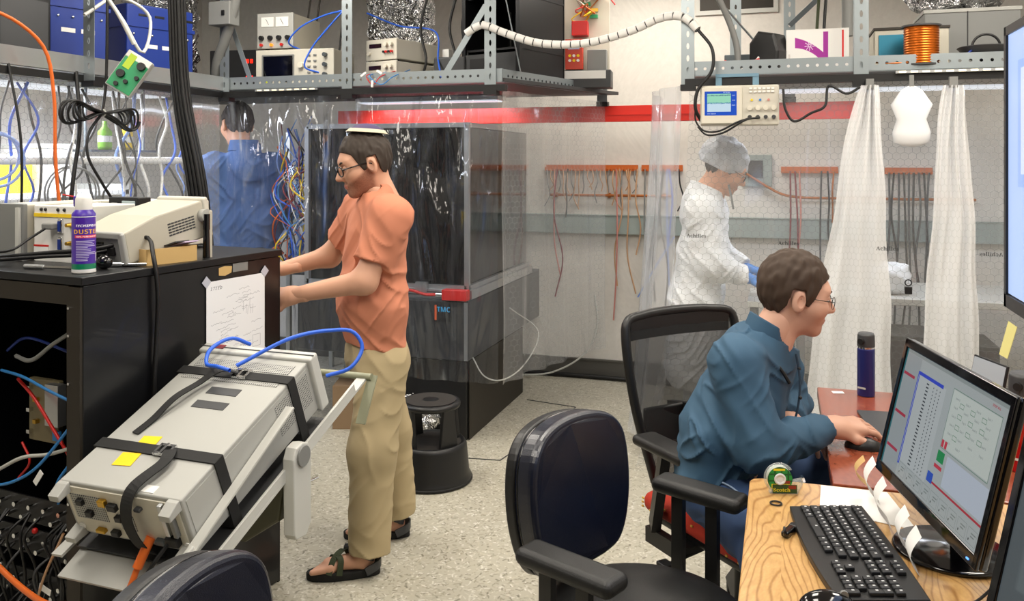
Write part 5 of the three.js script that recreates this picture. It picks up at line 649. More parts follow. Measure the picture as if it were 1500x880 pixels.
{
  const gui = canvas(1024, 580, (x) => {
    x.fillStyle = '#a9b0b0'; x.fillRect(0, 0, 1024, 580); x.fillStyle = '#2f6a72'; x.fillRect(0, 0, 18, 580); x.fillStyle = '#8f9897'; x.fillRect(18, 0, 1006, 16);
    x.fillStyle = '#9aa1a3'; x.fillRect(20, 18, 170, 560); x.fillStyle = '#a83045'; for (const y of [110, 300, 470]) x.fillRect(22, y, 130, 14); x.fillStyle = '#b4babb'; x.fillRect(190, 80, 300, 420); x.strokeStyle = '#2a3fc0'; x.lineWidth = 7; x.strokeRect(186, 76, 12, 440); x.fillStyle = '#2a3fc0'; x.fillRect(190, 72, 270, 16);
    x.fillStyle = '#2d3034'; for (let i = 0; i < 24; i++) { x.fillRect(292, 104 + i * 16.5, 26, 6); for (let k = 0; k < 3; k++) { x.beginPath(); x.arc(370 + k * 34, 108 + i * 16.5, 3.4, 0, 7); x.fill(); } }
    x.fillStyle = '#c2cac4'; x.fillRect(560, 60, 420, 250); x.strokeStyle = '#4d7a5c'; x.lineWidth = 2; x.strokeRect(556, 56, 428, 260); x.fillStyle = '#7d8684'; x.font = '13px sans-serif'; for (let i = 0; i < 22; i++) x.fillText(['Level', 'State', 'Scan', 'Gain', 'Trap'][i % 5] + ' ' + (i * 7 % 10), 590 + (i % 4) * 96, 95 + (i / 4 | 0) * 38); for (let i = 0; i < 10; i++) x.strokeRect(640 + (i % 3) * 100, 100 + (i / 3 | 0) * 46, 36, 18);
    x.fillStyle = '#1f8a4c'; x.fillRect(548, 330, 66, 48); x.fillStyle = '#c23648'; x.fillRect(560, 280, 22, 32); x.fillRect(590, 280, 22, 32); x.fillRect(540, 392, 74, 16); x.fillStyle = '#b23040'; x.font = 'bold 15px sans-serif'; x.fillText('STOP ALL', 890, 36); x.fillStyle = '#b9c2cf'; x.fillRect(640, 330, 370, 130);
    x.fillStyle = '#2a50b8'; x.fillRect(500, 440, 56, 44); x.fillStyle = '#b02a3c'; x.fillRect(556, 470, 460, 9); x.strokeStyle = '#868e90'; for (let i = 0; i < 9; i++) { x.strokeRect(210 + i * 90, 505, 74, 58); x.fillStyle = '#33373a'; x.fillRect(222 + i * 90, 545, 7, 9); x.fillStyle = '#7d8684'; x.fillRect(236 + i * 90, 520, 40, 5); x.fillRect(236 + i * 90, 532, 30, 5); }
  });
  monitor('black monitor showing a grey control program beside the keyboard', [0.325, DH, -2.055], D(-77.2), 0.23, gui, 0.62);
  const plain = canvas(64, 64, (x) => { x.fillStyle = '#5c666b'; x.fillRect(0, 0, 64, 64); x.fillStyle = '#6d787c'; x.fillRect(4, 10, 50, 40); });
  monitor('black monitor cut by the right picture edge, nearest the camera', [0.472, DH, -1.345], D(-64), 0.25, plain, 0.5);
  const big = canvas(256, 256, (x) => { x.fillStyle = '#b4cdfb'; x.fillRect(0, 0, 256, 256); x.fillStyle = '#9dbcf5'; x.fillRect(20, 30, 200, 120); x.fillStyle = '#d7e3fc'; x.fillRect(26, 38, 80, 100); });
  const tv = thing('wall_screen', 'large bluish wall screen at the upper right picture edge', 'screen', [0.5, 1.585, -1.7], D(-90)); M('housing', RB(1.1, 0.65, 0.045, 0, 0, -0.026, 0.008), m.blackGloss, tv); M('screen', place(new THREE.PlaneGeometry(1.06, 0.6), 0, 0.008, -0.002), new THREE.MeshStandardMaterial({ color: 0x111111, emissive: 0xffffff, emissiveMap: big, emissiveIntensity: 0.95, roughness: 0.3 }), tv, true); M('bezel', [B(1.1, 0.02, 0.006, 0, 0.315, 0), B(1.1, 0.03, 0.006, 0, -0.31, 0), B(0.018, 0.65, 0.006, 0.541, 0, 0), B(0.018, 0.65, 0.006, -0.541, 0, 0)], m.plasticBlack, tv); M('mount_arm', [bar([0, 0, -0.05], [0, 0, -1.8], 0.06, 0.06), B(0.3, 0.3, 0.02, 0, 0, -0.06), B(0.3, 0.3, 0.02, 0, 0, -1.79)], m.blackMetal, tv);
  const l = new THREE.RectAreaLight(0xb8cfff, 0.9, 1.0, 0.56); l.position.set(0.485, 1.59, -1.7); l.rotation.y = Math.PI / 2; scene.add(l);
  const yn = thing('sticky_note', 'pale yellow sticky note hanging under the wall screen', 'note', [0.492, 1.19, -2.19], D(-90)); M('leaf', EX([[-0.035, -0.04], [0.035, -0.035], [0.038, 0.04], [-0.038, 0.04]], 0.001).rotateX(-0.25), std(0xe6dd8e, 0.8), yn);
}
{ // keyboard with separate keys
  const t = thing('keyboard', 'black keyboard with a curved edge on the oak desk', 'keyboard', [0.148, DH, -1.976], D(-79)), W = 0.445, Dp = 0.165;
  const o = []; for (let i = 0; i <= 20; i++) { const u = i / 20; o.push([-W / 2 + u * W, -Dp / 2 - 0.012 * Math.sin(u * Math.PI) - 0.004]); } for (let i = 0; i <= 20; i++) { const u = 1 - i / 20; o.push([-W / 2 + u * W, Dp / 2 + 0.004 * Math.sin(u * Math.PI)]); }
  M('body', EX(o, 0.012, 0.003).rotateX(-Math.PI / 2).translate(0, 0.013, 0).rotateX(0.05), m.plasticBlack, t); const key = RB(0.0158, 0.008, 0.0175, 0, 0, 0, 0.0025), keyTop = std(0x1d1e20, 0.5); const glyph = std(0xd8d8d8, 0.6);
  const put = (x, z, w = 1, d = 1) => { const k = M('key', w === 1 && d === 1 ? key : RB(0.0155 + (w - 1) * 0.0185, 0.008, 0.0175 + (d - 1) * 0.0185, 0, 0, 0, 0.0025), keyTop, t); k.position.set(x, 0.0255 - z * 0.05, z); k.rotation.x = 0.05; const q = M('legend', B(0.004, 0.0006, 0.005, -0.002, 0.0042, -0.002), glyph, k); return k; };
  for (let r = 0; r < 6; r++) { const z = -0.06 + r * 0.0222 + (r ? 0.006 : 0); let x = -0.208; const rowKeys = r === 5 ? [1.3, 1.1, 1.3, 5.6, 1.3, 1.1, 1.3] : r === 4 ? [2, ...Array(10).fill(1), 2.3] : r === 3 ? [1.7, ...Array(11).fill(1), 1.9] : r === 2 ? [1.4, ...Array(12).fill(1), 1.3] : r === 1 ? [...Array(13).fill(1), 1.8] : Array(14).fill(1); for (const w of rowKeys) { const ww = 0.0155 + (w - 1) * 0.0185; put(x + ww / 2, z, w); x += ww + 0.003; } }
  for (let r = 0; r < 3; r++) for (let c2 = 0; c2 < 3; c2++) put(0.083 + c2 * 0.0185, -0.06 + r * 0.0222 + (r ? 0.006 : 0)); put(0.1015, -0.06 + 4 * 0.0222 + 0.006); for (let c2 = 0; c2 < 3; c2++) put(0.083 + c2 * 0.0185, -0.06 + 5 * 0.0222 + 0.006);
  for (let r = 1; r < 6; r++) for (let c2 = 0; c2 < 4; c2++) { if (c2 === 3 && r > 2 && r !== 3 && r !== 5) continue; put(0.148 + c2 * 0.0185, -0.06 + r * 0.0222 + 0.006, 1, c2 === 3 && (r === 3 || r === 5) ? 1.6 : 1); } const lg = canvas(64, 64, (x) => { x.fillStyle = '#111'; x.fillRect(0, 0, 64, 64); x.strokeStyle = '#e8e8e8'; x.lineWidth = 6; x.beginPath(); x.arc(32, 32, 18, 0.6, 5.2); x.stroke(); x.fillStyle = '#e8e8e8'; x.fillRect(32, 26, 22, 7); }); M('emblem', place(new THREE.PlaneGeometry(0.014, 0.014), 0.205, 0.0245, -0.062, -Math.PI / 2), std(0xffffff, 0.5, 0, { map: lg }), t, true); for (let i = 0; i < 3; i++) M('indicator', B(0.004, 0.001, 0.003, 0.15 + i * 0.015, 0.0245, -0.066), i ? m.greyMid : glow(0x60e060, 1.5), t);
  cable('keyboard_cable', 'thin black cable from the keyboard across the oak desk', [[0.21, 0.757, -1.77], [0.27, 0.75, -1.72], [0.3, 0.75, -1.78], [0.36, 0.75, -1.84], [0.42, 0.79, -1.86], [0.5, 0.76, -1.84]], 0.0028, m.black);
  cable('monitor_cable', 'thin black cable curving over the desk near the right monitor', [[0.2, 0.75, -1.66], [0.27, 0.752, -1.7], [0.33, 0.752, -1.69], [0.4, 0.75, -1.64]], 0.0028, m.black);
  // tape dispenser
  const d = thing('tape_dispenser', 'clear tape dispenser with a green plaid side on the oak desk', 'tape dispenser', [-0.005, DH, -2.305], D(14));
  const pl = canvas(128, 128, (x) => { x.fillStyle = '#1f8f3c'; x.fillRect(0, 0, 128, 128); x.fillStyle = '#0d5a24'; for (let i = 0; i < 4; i++) { x.fillRect(i * 34, 0, 9, 128); x.fillRect(0, i * 34, 128, 9); } x.fillStyle = '#e8d21f'; x.fillRect(20, 88, 96, 26); x.fillRect(30, 8, 60, 12); x.fillStyle = '#8e2a1a'; x.fillRect(86, 70, 30, 16); x.fillStyle = '#1c4a20'; x.font = 'bold 25px serif'; x.fillText('Scotch', 24, 109); });
  const clear = phys(0xf2f6f6, 0.06, { transmission: 0.8, thickness: 0 }), uvDisc = new THREE.CylinderGeometry(0.031, 0.031, 0.018, 32).rotateX(Math.PI / 2).translate(0, 0.038, 0);
  M('side_card', place(new THREE.CircleGeometry(0.0315, 32), 0, 0.037, 0.0105), std(0xffffff, 0.5, 0, { map: pl }), d, true); const sc = canvas(160, 64, (x) => { x.fillStyle = '#2a4a22'; x.fillRect(0, 0, 160, 64); x.fillStyle = '#8e2a1a'; x.fillRect(104, 6, 50, 26); x.fillStyle = '#ecd61f'; x.font = 'bold 34px serif'; x.fillText('Scotch', 4, 52); }); M('card_foot', place(new THREE.PlaneGeometry(0.062, 0.022), 0.012, 0.013, 0.0112), std(0xffffff, 0.5, 0, { map: sc }), d, true); M('roll', uvDisc, std(0xcfd3c6, 0.3), d); M('hub', [TOR(0.012, 0.003, 0, 0.038, 0.0115), C(0.01, 0.01, 0.0225, 0, 0.038, 0, Math.PI / 2)], m.white, d); M('shell', [TOR(0.036, 0.003, 0, 0.038, 0, 0, 0, 0.6, 4.3), EX([[-0.025, 0.0], [0.045, 0.0], [0.06, 0.03], [0.058, 0.036], [0.03, 0.03], [-0.02, 0.02]], 0.018, 0.001)], clear, d); M('cutter', B(0.006, 0.012, 0.02, 0.06, 0.036, 0, 0, 0, 0.3), m.chrome, d);
  tag(M('rubber_ring', TOR(0.0135, 0.0022, -0.012, DH + 0.003, -2.222, Math.PI / 2), m.black), 'black rubber ring on the oak desk', 'ring');
  const k = thing('small_clip', 'small black clip gadget lying on the oak desk', 'clip', [0.016, DH, -2.05], 1.2); M('body', RB(0.05, 0.014, 0.018, 0, 0.008, 0, 0.005), m.blackGloss, k); M('jaw', [RB(0.022, 0.012, 0.022, 0.03, 0.01, 0.002, 0.005), TOR(0.008, 0.003, -0.024, 0.016, 0, 0, 0.4)], m.plasticBlack, k);
  tag(M('paper_sheet', EX([[0.1, 2.385], [0.26, 2.385], [0.3, 2.16], [0.09, 2.22]].map(([x, z]) => [x, z]), 0.0012).rotateX(-Math.PI / 2).translate(0, DH + 0.0012, 0), m.paper), 'white sheet of paper behind the keyboard', 'paper');
  tag(M('paper_sheet', EX([[0.42, 1.95], [0.62, 1.9], [0.6, 1.55], [0.36, 1.6]], 0.0012).rotateX(-Math.PI / 2).translate(0, DH + 0.0012, 0), m.paper), 'pale sheet of paper right of the monitor foot', 'paper');
  for (const [x, y, z, s, mt, l] of [[0.217, 0.87, -2.25, 1.15, m.paper, 'curled white note stuck under the far corner of the monitor'], [0.232, 0.85, -2.17, 1.15, m.paper, 'curled white note, second from the far corner of the monitor'], [0.262, 0.84, -2.03, 1.1, m.paper, 'curled white note in the middle of the lower bezel'], [0.275, 0.825, -1.96, 1.15, m.paper, 'curled white note nearest the monitor foot'], [0.2, 0.85, -2.32, 0.8, m.card, 'yellowed note hanging at the far end of the monitor']]) { const g = new THREE.PlaneGeometry(0.055 * s, 0.085 * s, 4, 12), p = g.attributes.position; for (let i = 0; i < p.count; i++) { const v = 0.5 - p.getY(i) / (0.085 * s); p.setZ(i, 0.022 * Math.sin(v * 3.6) + 0.004 * p.getX(i) / 0.02); } g.translate(0, -0.0425 * s, 0); g.computeVertexNormals(); const n = thing('curled_note', l, 'note', [x, y, z], D(-77)); M('leaf', g, std(mt.color, 0.85, 0, { side: THREE.DoubleSide }), n); }
}
// ---------- people: smooth distance fields meshed with surface nets ----------
const smin = (a, b, k) => { const h = Math.max(k - Math.abs(a - b), 0) / k; return Math.min(a, b) - h * h * k * 0.25; };
function surf(f, lo, hi, cell) {
  const n = [0, 1, 2].map((i) => Math.ceil((hi[i] - lo[i]) / cell) + 2), [nx, ny, nz] = n, val = new Float32Array(nx * ny * nz), at = (i, j, k) => (k * ny + j) * nx + i, P = (i, a) => lo[a] + (i - 0.5) * cell;
  for (let k = 0; k < nz; k++) for (let j = 0; j < ny; j++) for (let i = 0; i < nx; i++) val[at(i, j, k)] = f(P(i, 0), P(j, 1), P(k, 2));
  const vid = new Int32Array(nx * ny * nz).fill(-1), pos = [], idx = [], E = [[0, 1], [2, 3], [4, 5], [6, 7], [0, 2], [1, 3], [4, 6], [5, 7], [0, 4], [1, 5], [2, 6], [3, 7]];
  for (let k = 0; k < nz - 1; k++) for (let j = 0; j < ny - 1; j++) for (let i = 0; i < nx - 1; i++) {
    const v = []; let s = 0; for (let c = 0; c < 8; c++) { const w = val[at(i + (c & 1), j + (c >> 1 & 1), k + (c >> 2))]; v.push(w); if (w < 0) s++; } if (!s || s === 8) continue;
    let x = 0, y = 0, z = 0, m2 = 0; for (const [a, b] of E) if ((v[a] < 0) !== (v[b] < 0)) { const t = v[a] / (v[a] - v[b]); x += (a & 1) + t * ((b & 1) - (a & 1)); y += (a >> 1 & 1) + t * ((b >> 1 & 1) - (a >> 1 & 1)); z += (a >> 2) + t * ((b >> 2) - (a >> 2)); m2++; }
    vid[at(i, j, k)] = pos.length / 3; pos.push(P(i + x / m2, 0), P(j + y / m2, 1), P(k + z / m2, 2));
  }
  const quad = (a, b, c, d, fl) => { if (a < 0 || b < 0 || c < 0 || d < 0) return; fl ? idx.push(a, c, b, a, d, c) : idx.push(a, b, c, a, c, d); };
  for (let k = 1; k < nz - 1; k++) for (let j = 1; j < ny - 1; j++) for (let i = 1; i < nx - 1; i++) {
    const s = val[at(i, j, k)] < 0;
    if (s !== val[at(i + 1, j, k)] < 0) quad(vid[at(i, j - 1, k - 1)], vid[at(i, j, k - 1)], vid[at(i, j, k)], vid[at(i, j - 1, k)], !s);
    if (s !== val[at(i, j + 1, k)] < 0) quad(vid[at(i - 1, j, k - 1)], vid[at(i - 1, j, k)], vid[at(i, j, k)], vid[at(i, j, k - 1)], !s);
    if (s !== val[at(i, j, k + 1)] < 0) quad(vid[at(i - 1, j - 1, k)], vid[at(i, j - 1, k)], vid[at(i, j, k)], vid[at(i - 1, j, k)], !s);
  }
  const g = new THREE.BufferGeometry(); g.setAttribute('position', new THREE.Float32BufferAttribute(pos, 3)); g.setIndex(idx);
  const nrm = [], e = cell * 0.7; for (let q = 0; q < pos.length; q += 3) { const [x, y, z] = [pos[q], pos[q + 1], pos[q + 2]], dx = f(x + e, y, z) - f(x - e, y, z), dy = f(x, y + e, z) - f(x, y - e, z), dz = f(x, y, z + e) - f(x, y, z - e), l = Math.hypot(dx, dy, dz) || 1; nrm.push(dx / l, dy / l, dz / l); }
  g.setAttribute('normal', new THREE.Float32BufferAttribute(nrm, 3)); return g;
}
// a bone: a, b, ra, rb; flat = [side vector, factor] widens it sideways; cut = flat end at b
function bone(a, b, ra, rb, o = {}) {
  const ab = [b[0] - a[0], b[1] - a[1], b[2] - a[2]], L2 = ab[0] ** 2 + ab[1] ** 2 + ab[2] ** 2 || 1e-9, ln = Math.sqrt(L2);
  return (x, y, z) => {
    let px = x - a[0], py = y - a[1], pz = z - a[2];
    if (o.flat) { const [s, k] = o.flat, d = (px * s[0] + py * s[1] + pz * s[2]) * (1 - k); px -= s[0] * d; py -= s[1] * d; pz -= s[2] * d; }
    const raw = (px * ab[0] + py * ab[1] + pz * ab[2]) / L2, t = Math.max(0, Math.min(1, raw)), d = Math.hypot(px - ab[0] * t, py - ab[1] * t, pz - ab[2] * t) - (ra + (rb - ra) * t);
    return o.cut ? Math.max(d, (raw - 1) * ln) : d;
  };
}
const ell = (c, r) => (x, y, z) => { const a = (x - c[0]) / r[0], b = (y - c[1]) / r[1], d = (z - c[2]) / r[2], k = Math.hypot(a, b, d); return k < 1e-6 ? -Math.min(...r) : (k - 1) * k / Math.hypot(a / r[0], b / r[1], d / r[2]); };
const union = (fs, k) => (x, y, z) => { let d = fs[0](x, y, z); for (let i = 1; i < fs.length; i++) d = smin(d, fs[i](x, y, z), k); return d; };
const chain = (pts, rs, o) => pts.slice(1).map((p, i) => bone(pts[i], p, rs[i], rs[i + 1], i === pts.length - 2 ? o : o && o.flat ? { flat: o.flat } : undefined));
const ridge = (n, k) => Math.pow(Math.max(0, 1 - Math.abs(n) * k), 2);
const folds = (f, amp, fq, dir = [1, 1, 1]) => (x, y, z) => {   // long soft cloth folds: upright ones and slanting ones
  const d = f(x, y, z); if (Math.abs(d) > 0.05) return d; const w = noise.noise(x * 5, y * 5 + 9, z * 5) * 0.04;
  const a = noise.noise(x * fq * 1.2 * dir[0], y * fq * 0.5 * dir[1], z * fq * 1.2 * dir[2]), k = noise.noise(x * 4 + 7, y * 5, z * 4), b = noise.noise((x - z) * fq * 0.4 + 5, (y + x * 0.9 + z * 0.4 + w) * fq * 1.25, (x + z) * fq * 0.35), c = noise.noise((x + z) * fq * 0.4, (y - x * 1.1 - w) * fq * 1.3 + 4, (z - x) * fq * 0.4);
  const mb = Math.max(0, Math.min(1, 0.5 + k * 2.5)); return d + amp * (1.0 * a - 0.8 * ridge(b, 2.4) * mb - 0.8 * ridge(c, 2.4) * (1 - mb) + 0.3);
};
const bounds = (pts, pad) => [[0, 1, 2].map((i) => Math.min(...pts.map((p) => p[i])) - pad), [0, 1, 2].map((i) => Math.max(...pts.map((p) => p[i])) + pad)];
const add = (a, b, k = 1) => [a[0] + b[0] * k, a[1] + b[1] * k, a[2] + b[2] * k];
const mixp = (a, b, t) => a.map((v, i) => v + (b[i] - v) * t);
// a head, facing +z, chin at about -0.11, crown at about 0.125
const HEAD = (() => {
  const solid = union([ell([0, 0.03, -0.012], [0.076, 0.094, 0.096]), ell([0, -0.042, 0.026], [0.056, 0.064, 0.062]), ell([0, -0.09, 0.066], [0.024, 0.018, 0.02]), ell([-0.04, -0.015, 0.05], [0.03, 0.032, 0.034]), ell([0.04, -0.015, 0.05], [0.03, 0.032, 0.034]), ell([0, 0.036, 0.066], [0.052, 0.016, 0.022])], 0.03);
  const nose = union([bone([0, 0.016, 0.086], [0, -0.02, 0.108], 0.008, 0.0115), ell([-0.011, -0.024, 0.095], [0.008, 0.008, 0.01]), ell([0.011, -0.024, 0.095], [0.008, 0.008, 0.01])], 0.012);
  const lips = union([bone([-0.019, -0.056, 0.08], [0.019, -0.056, 0.08], 0.006, 0.006), bone([0, -0.053, 0.088], [0, -0.06, 0.087], 0.006, 0.007)], 0.01);
  const ears = (x, y, z) => { const q = Math.abs(x); return Math.max(ell([0.079, 0.0, -0.012], [0.011, 0.033, 0.02])(q, y, z), -ell([0.088, 0.002, -0.006], [0.008, 0.018, 0.011])(q, y, z)); };
  return (x, y, z) => { let d = solid(x, y, z); const eye = ell([0.031, 0.012, 0.093], [0.017, 0.012, 0.016])(Math.abs(x), y, z); d = -smin(-d, eye, 0.014); d = smin(d, nose(x, y, z), 0.014); d = smin(d, lips(x, y, z), 0.01); return smin(d, ears(x, y, z), 0.008); };
})();
const NECK = union([bone([0, -0.04, -0.025], [0, -0.2, -0.05], 0.052, 0.058)], 0.03);
const headGeo = surf((x, y, z) => smin(HEAD(x, y, z), NECK(x, y, z), 0.03), [-0.11, -0.24, -0.13], [0.11, 0.14, 0.13], 0.0036);
function hairGeo(cut, thick = 0.012, rough = 0.006, nape = -0.075) {   // cap of hair: skull grown outwards, kept off the face
  const base = ell([0, 0.034, -0.016], [0.079 + thick * 0.7, 0.097 + thick, 0.097 + thick * 0.7]);
  const f = (x, y, z) => { let d = base(x, y, z) + rough * noise.noise(x * 60, y * 24, z * 60); d = Math.max(d, cut(x, y, z)); return Math.max(d, nape - y); };
  return surf(f, [-0.11, -0.12, -0.14], [0.11, 0.16, 0.12], 0.004);
}
const HL = [[0.13, 0.09], [0.075, 0.074], [0.05, 0.056], [0.034, 0.012], [0.02, -0.014], [0.008, -0.008], [0.002, 0.034], [-0.034, 0.034], [-0.042, -0.02], [-0.065, -0.07], [-0.2, -0.08]];
const hairline = (lift = 0) => (x, y, z) => { let k = 0; while (k < HL.length - 2 && z < HL[k + 1][0]) k++; const [z0, y0] = HL[k], [z1, y1] = HL[k + 1], t = Math.max(0, Math.min(1, (z - z0) / (z1 - z0))); return (y0 + (y1 - y0) * t + lift - y) * 0.7; };
// a hand: wrist at the origin, fingers along +x, back of the hand up, thumb towards +z
function handGeo(curl = 0.35, pinch = 0) {
  const b = [], z0 = [-0.031, -0.0105, 0.0105, 0.03], len = [0.062, 0.08, 0.085, 0.075];
  for (let i = 0; i < 4; i++) { b.push(bone([0.0, 0, z0[i] * 0.6], [0.082, 0.004, z0[i]], 0.017, 0.0125)); let p = [0.084, 0.004, z0[i]], a = -curl * 0.5; for (let s = 0; s < 3; s++) { const l = len[i] * [0.45, 0.31, 0.24][s], q = [p[0] + Math.cos(a) * l, p[1] + Math.sin(a) * l, p[2] + z0[i] * 0.12]; b.push(bone(p, q, 0.0098 - s * 0.001, 0.009 - s * 0.0011)); p = q; a -= curl; } }
  const palm = union(b.filter((_, i) => i % 4 === 0), 0.022), fing = b.filter((_, i) => i % 4), th = union([bone([0.015, -0.004, 0.022], [0.048, -0.014, 0.048], 0.015, 0.012), bone([0.048, -0.014, 0.048], [0.078, -0.02 - pinch * 0.01, 0.052 - pinch * 0.02], 0.011, 0.0095), bone([0.078, -0.02 - pinch * 0.01, 0.052 - pinch * 0.02], [0.1, -0.024 - pinch * 0.01, 0.048 - pinch * 0.03], 0.0095, 0.008)], 0.01);
  const wr = bone([-0.06, 0, 0], [0.01, 0, 0], 0.026, 0.024, { flat: [[0, 0, 1], 0.78] });
  return surf((x, y, z) => { let d = smin(palm(x, y, z), wr(x, y, z), 0.025); d = smin(d, th(x, y, z), 0.014); let q = 1; for (const f of fing) q = Math.min(q, f(x, y, z)); return smin(d, q, 0.006); }, [-0.08, -0.12, -0.06], [0.2, 0.04, 0.085], 0.0034);
}
function orient(g, origin, dir, up, flipZ = 1) { const X = V(...dir).normalize(), Zv = X.clone().cross(V(...up)).normalize(), Y = Zv.clone().cross(X); const c = g.clone(); if (flipZ < 0) { c.scale(1, 1, -1); const ix = c.index.array; for (let i = 0; i < ix.length; i += 3) { const t = ix[i]; ix[i] = ix[i + 1]; ix[i + 1] = t; } } c.applyMatrix4(new THREE.Matrix4().makeBasis(X, Y, Zv)); return c.translate(...origin); }
const headMatrix = (pos, yaw, pitch, roll = 0, s = 1) => new THREE.Matrix4().compose(V(...pos), new THREE.Quaternion().setFromEuler(new THREE.Euler(pitch, yaw, roll, 'YXZ')), V(s, s, s));
function addHead(t, mtx, o) {   // hair, eyes, brows, glasses hang on the person as parts
  const on = (n, g, mat) => { const q = flat(g); q.applyMatrix4(mtx); M(n, q, mat, t); };
  if (o.hair) on('hair', hairGeo(o.cut || hairline(), o.thick, o.rough, o.nape), o.hair);
  for (const s of [-1, 1]) { on('eye', S(0.0115, s * 0.031, 0.012, 0.0755, 1, 0.8, 1), m.white); on('iris', S(0.0055, s * 0.031, 0.01, 0.0835), std(0x2a1a10, 0.3)); on('eyelid', S(0.0125, s * 0.031, 0.0155, 0.0745, 1.05, 0.75, 1), o.skin); on('eyebrow', T([[s * 0.014, 0.031, 0.091], [s * 0.03, 0.037, 0.088], [s * 0.048, 0.032, 0.074]], 0.0038, 8, 5), o.brow || o.hair); }
  on('lips', T([[-0.018, -0.056, 0.083], [0, -0.0555, 0.0935], [0.018, -0.056, 0.083]], 0.0027, 10, 5), std(0xb5746a, 0.55));
  if (o.glasses) { const g = []; for (const s of [-1, 1]) { const pts = []; for (let i = 0; i <= 20; i++) { const a = i / 20 * 6.283; pts.push([s * 0.033 + Math.cos(a) * 0.025, 0.006 + Math.sin(a) * 0.0195 * (Math.sin(a) > 0 ? 0.85 : 1), 0.105 - Math.abs(s * 0.033 + Math.cos(a) * 0.025) * 0.16]); } g.push(T(pts, o.glasses, 40, 5), T([[s * 0.058, 0.012, 0.096], [s * 0.072, 0.013, 0.06], [s * 0.08, 0.012, 0.0], [s * 0.08, 0.0, -0.025]], o.glasses, 16, 5)); } g.push(T([[-0.009, 0.01, 0.104], [0, 0.014, 0.106], [0.009, 0.01, 0.104]], o.glasses, 6, 5)); on('glasses', g, m.blackGloss); }
}
const sstep = (a, b, v) => { const t = Math.max(0, Math.min(1, (v - a) / (b - a))); return t * t * (3 - 2 * t); };
function tintHead(beard) {   // stubble and lip colour of the skin itself, as vertex colours in the head's own axes
  const g = headGeo.clone(), p = g.attributes.position, c = new Float32Array(p.count * 3);
  for (let i = 0; i < p.count; i++) {
    const x = p.getX(i), y = p.getY(i), z = p.getZ(i), n = noise.noise(x * 220, y * 220, z * 220) * 0.25;
    let k = sstep(-0.004, 0.016, 0.004 - 0.55 * Math.max(0, z) - y) * sstep(-0.022, 0.0, z) * sstep(-0.125, -0.105, y); k = Math.max(k, (1 - sstep(0.02, 0.032, Math.abs(x))) * sstep(-0.053, -0.046, y) * (1 - sstep(-0.04, -0.033, y)) * sstep(0.06, 0.075, z));
    const lip = (1 - sstep(0.016, 0.022, Math.abs(x))) * sstep(-0.068, -0.063, y) * (1 - sstep(-0.052, -0.048, y)) * sstep(0.07, 0.08, z); k *= (1 - lip) * beard * (0.85 + n);
    c.set([1 - 0.62 * k - 0.1 * lip, 1 - 0.7 * k - 0.4 * lip, 1 - 0.72 * k - 0.38 * lip], i * 3);
  }
  g.setAttribute('color', new THREE.BufferAttribute(c, 3)); return g;
}
function skinMesh(t, parts, mat) { mat.vertexColors = true; M('body', mergeGeometries(parts.map((g) => { const q = g.index ? g.toNonIndexed() : g; for (const k of Object.keys(q.attributes)) if (!['position', 'normal', 'color'].includes(k)) q.deleteAttribute(k); if (!q.attributes.color) q.setAttribute('color', new THREE.BufferAttribute(new Float32Array(q.attributes.position.count * 3).fill(1), 3)); return q; }), false), mat, t); }
const camBase = (px, Z) => { const X = (px - 750) / 1250 * Z; return [X * Math.cos(TURN) - Z * Math.sin(TURN), 0, -X * Math.sin(TURN) - Z * Math.cos(TURN)]; };   // a person's place on the floor

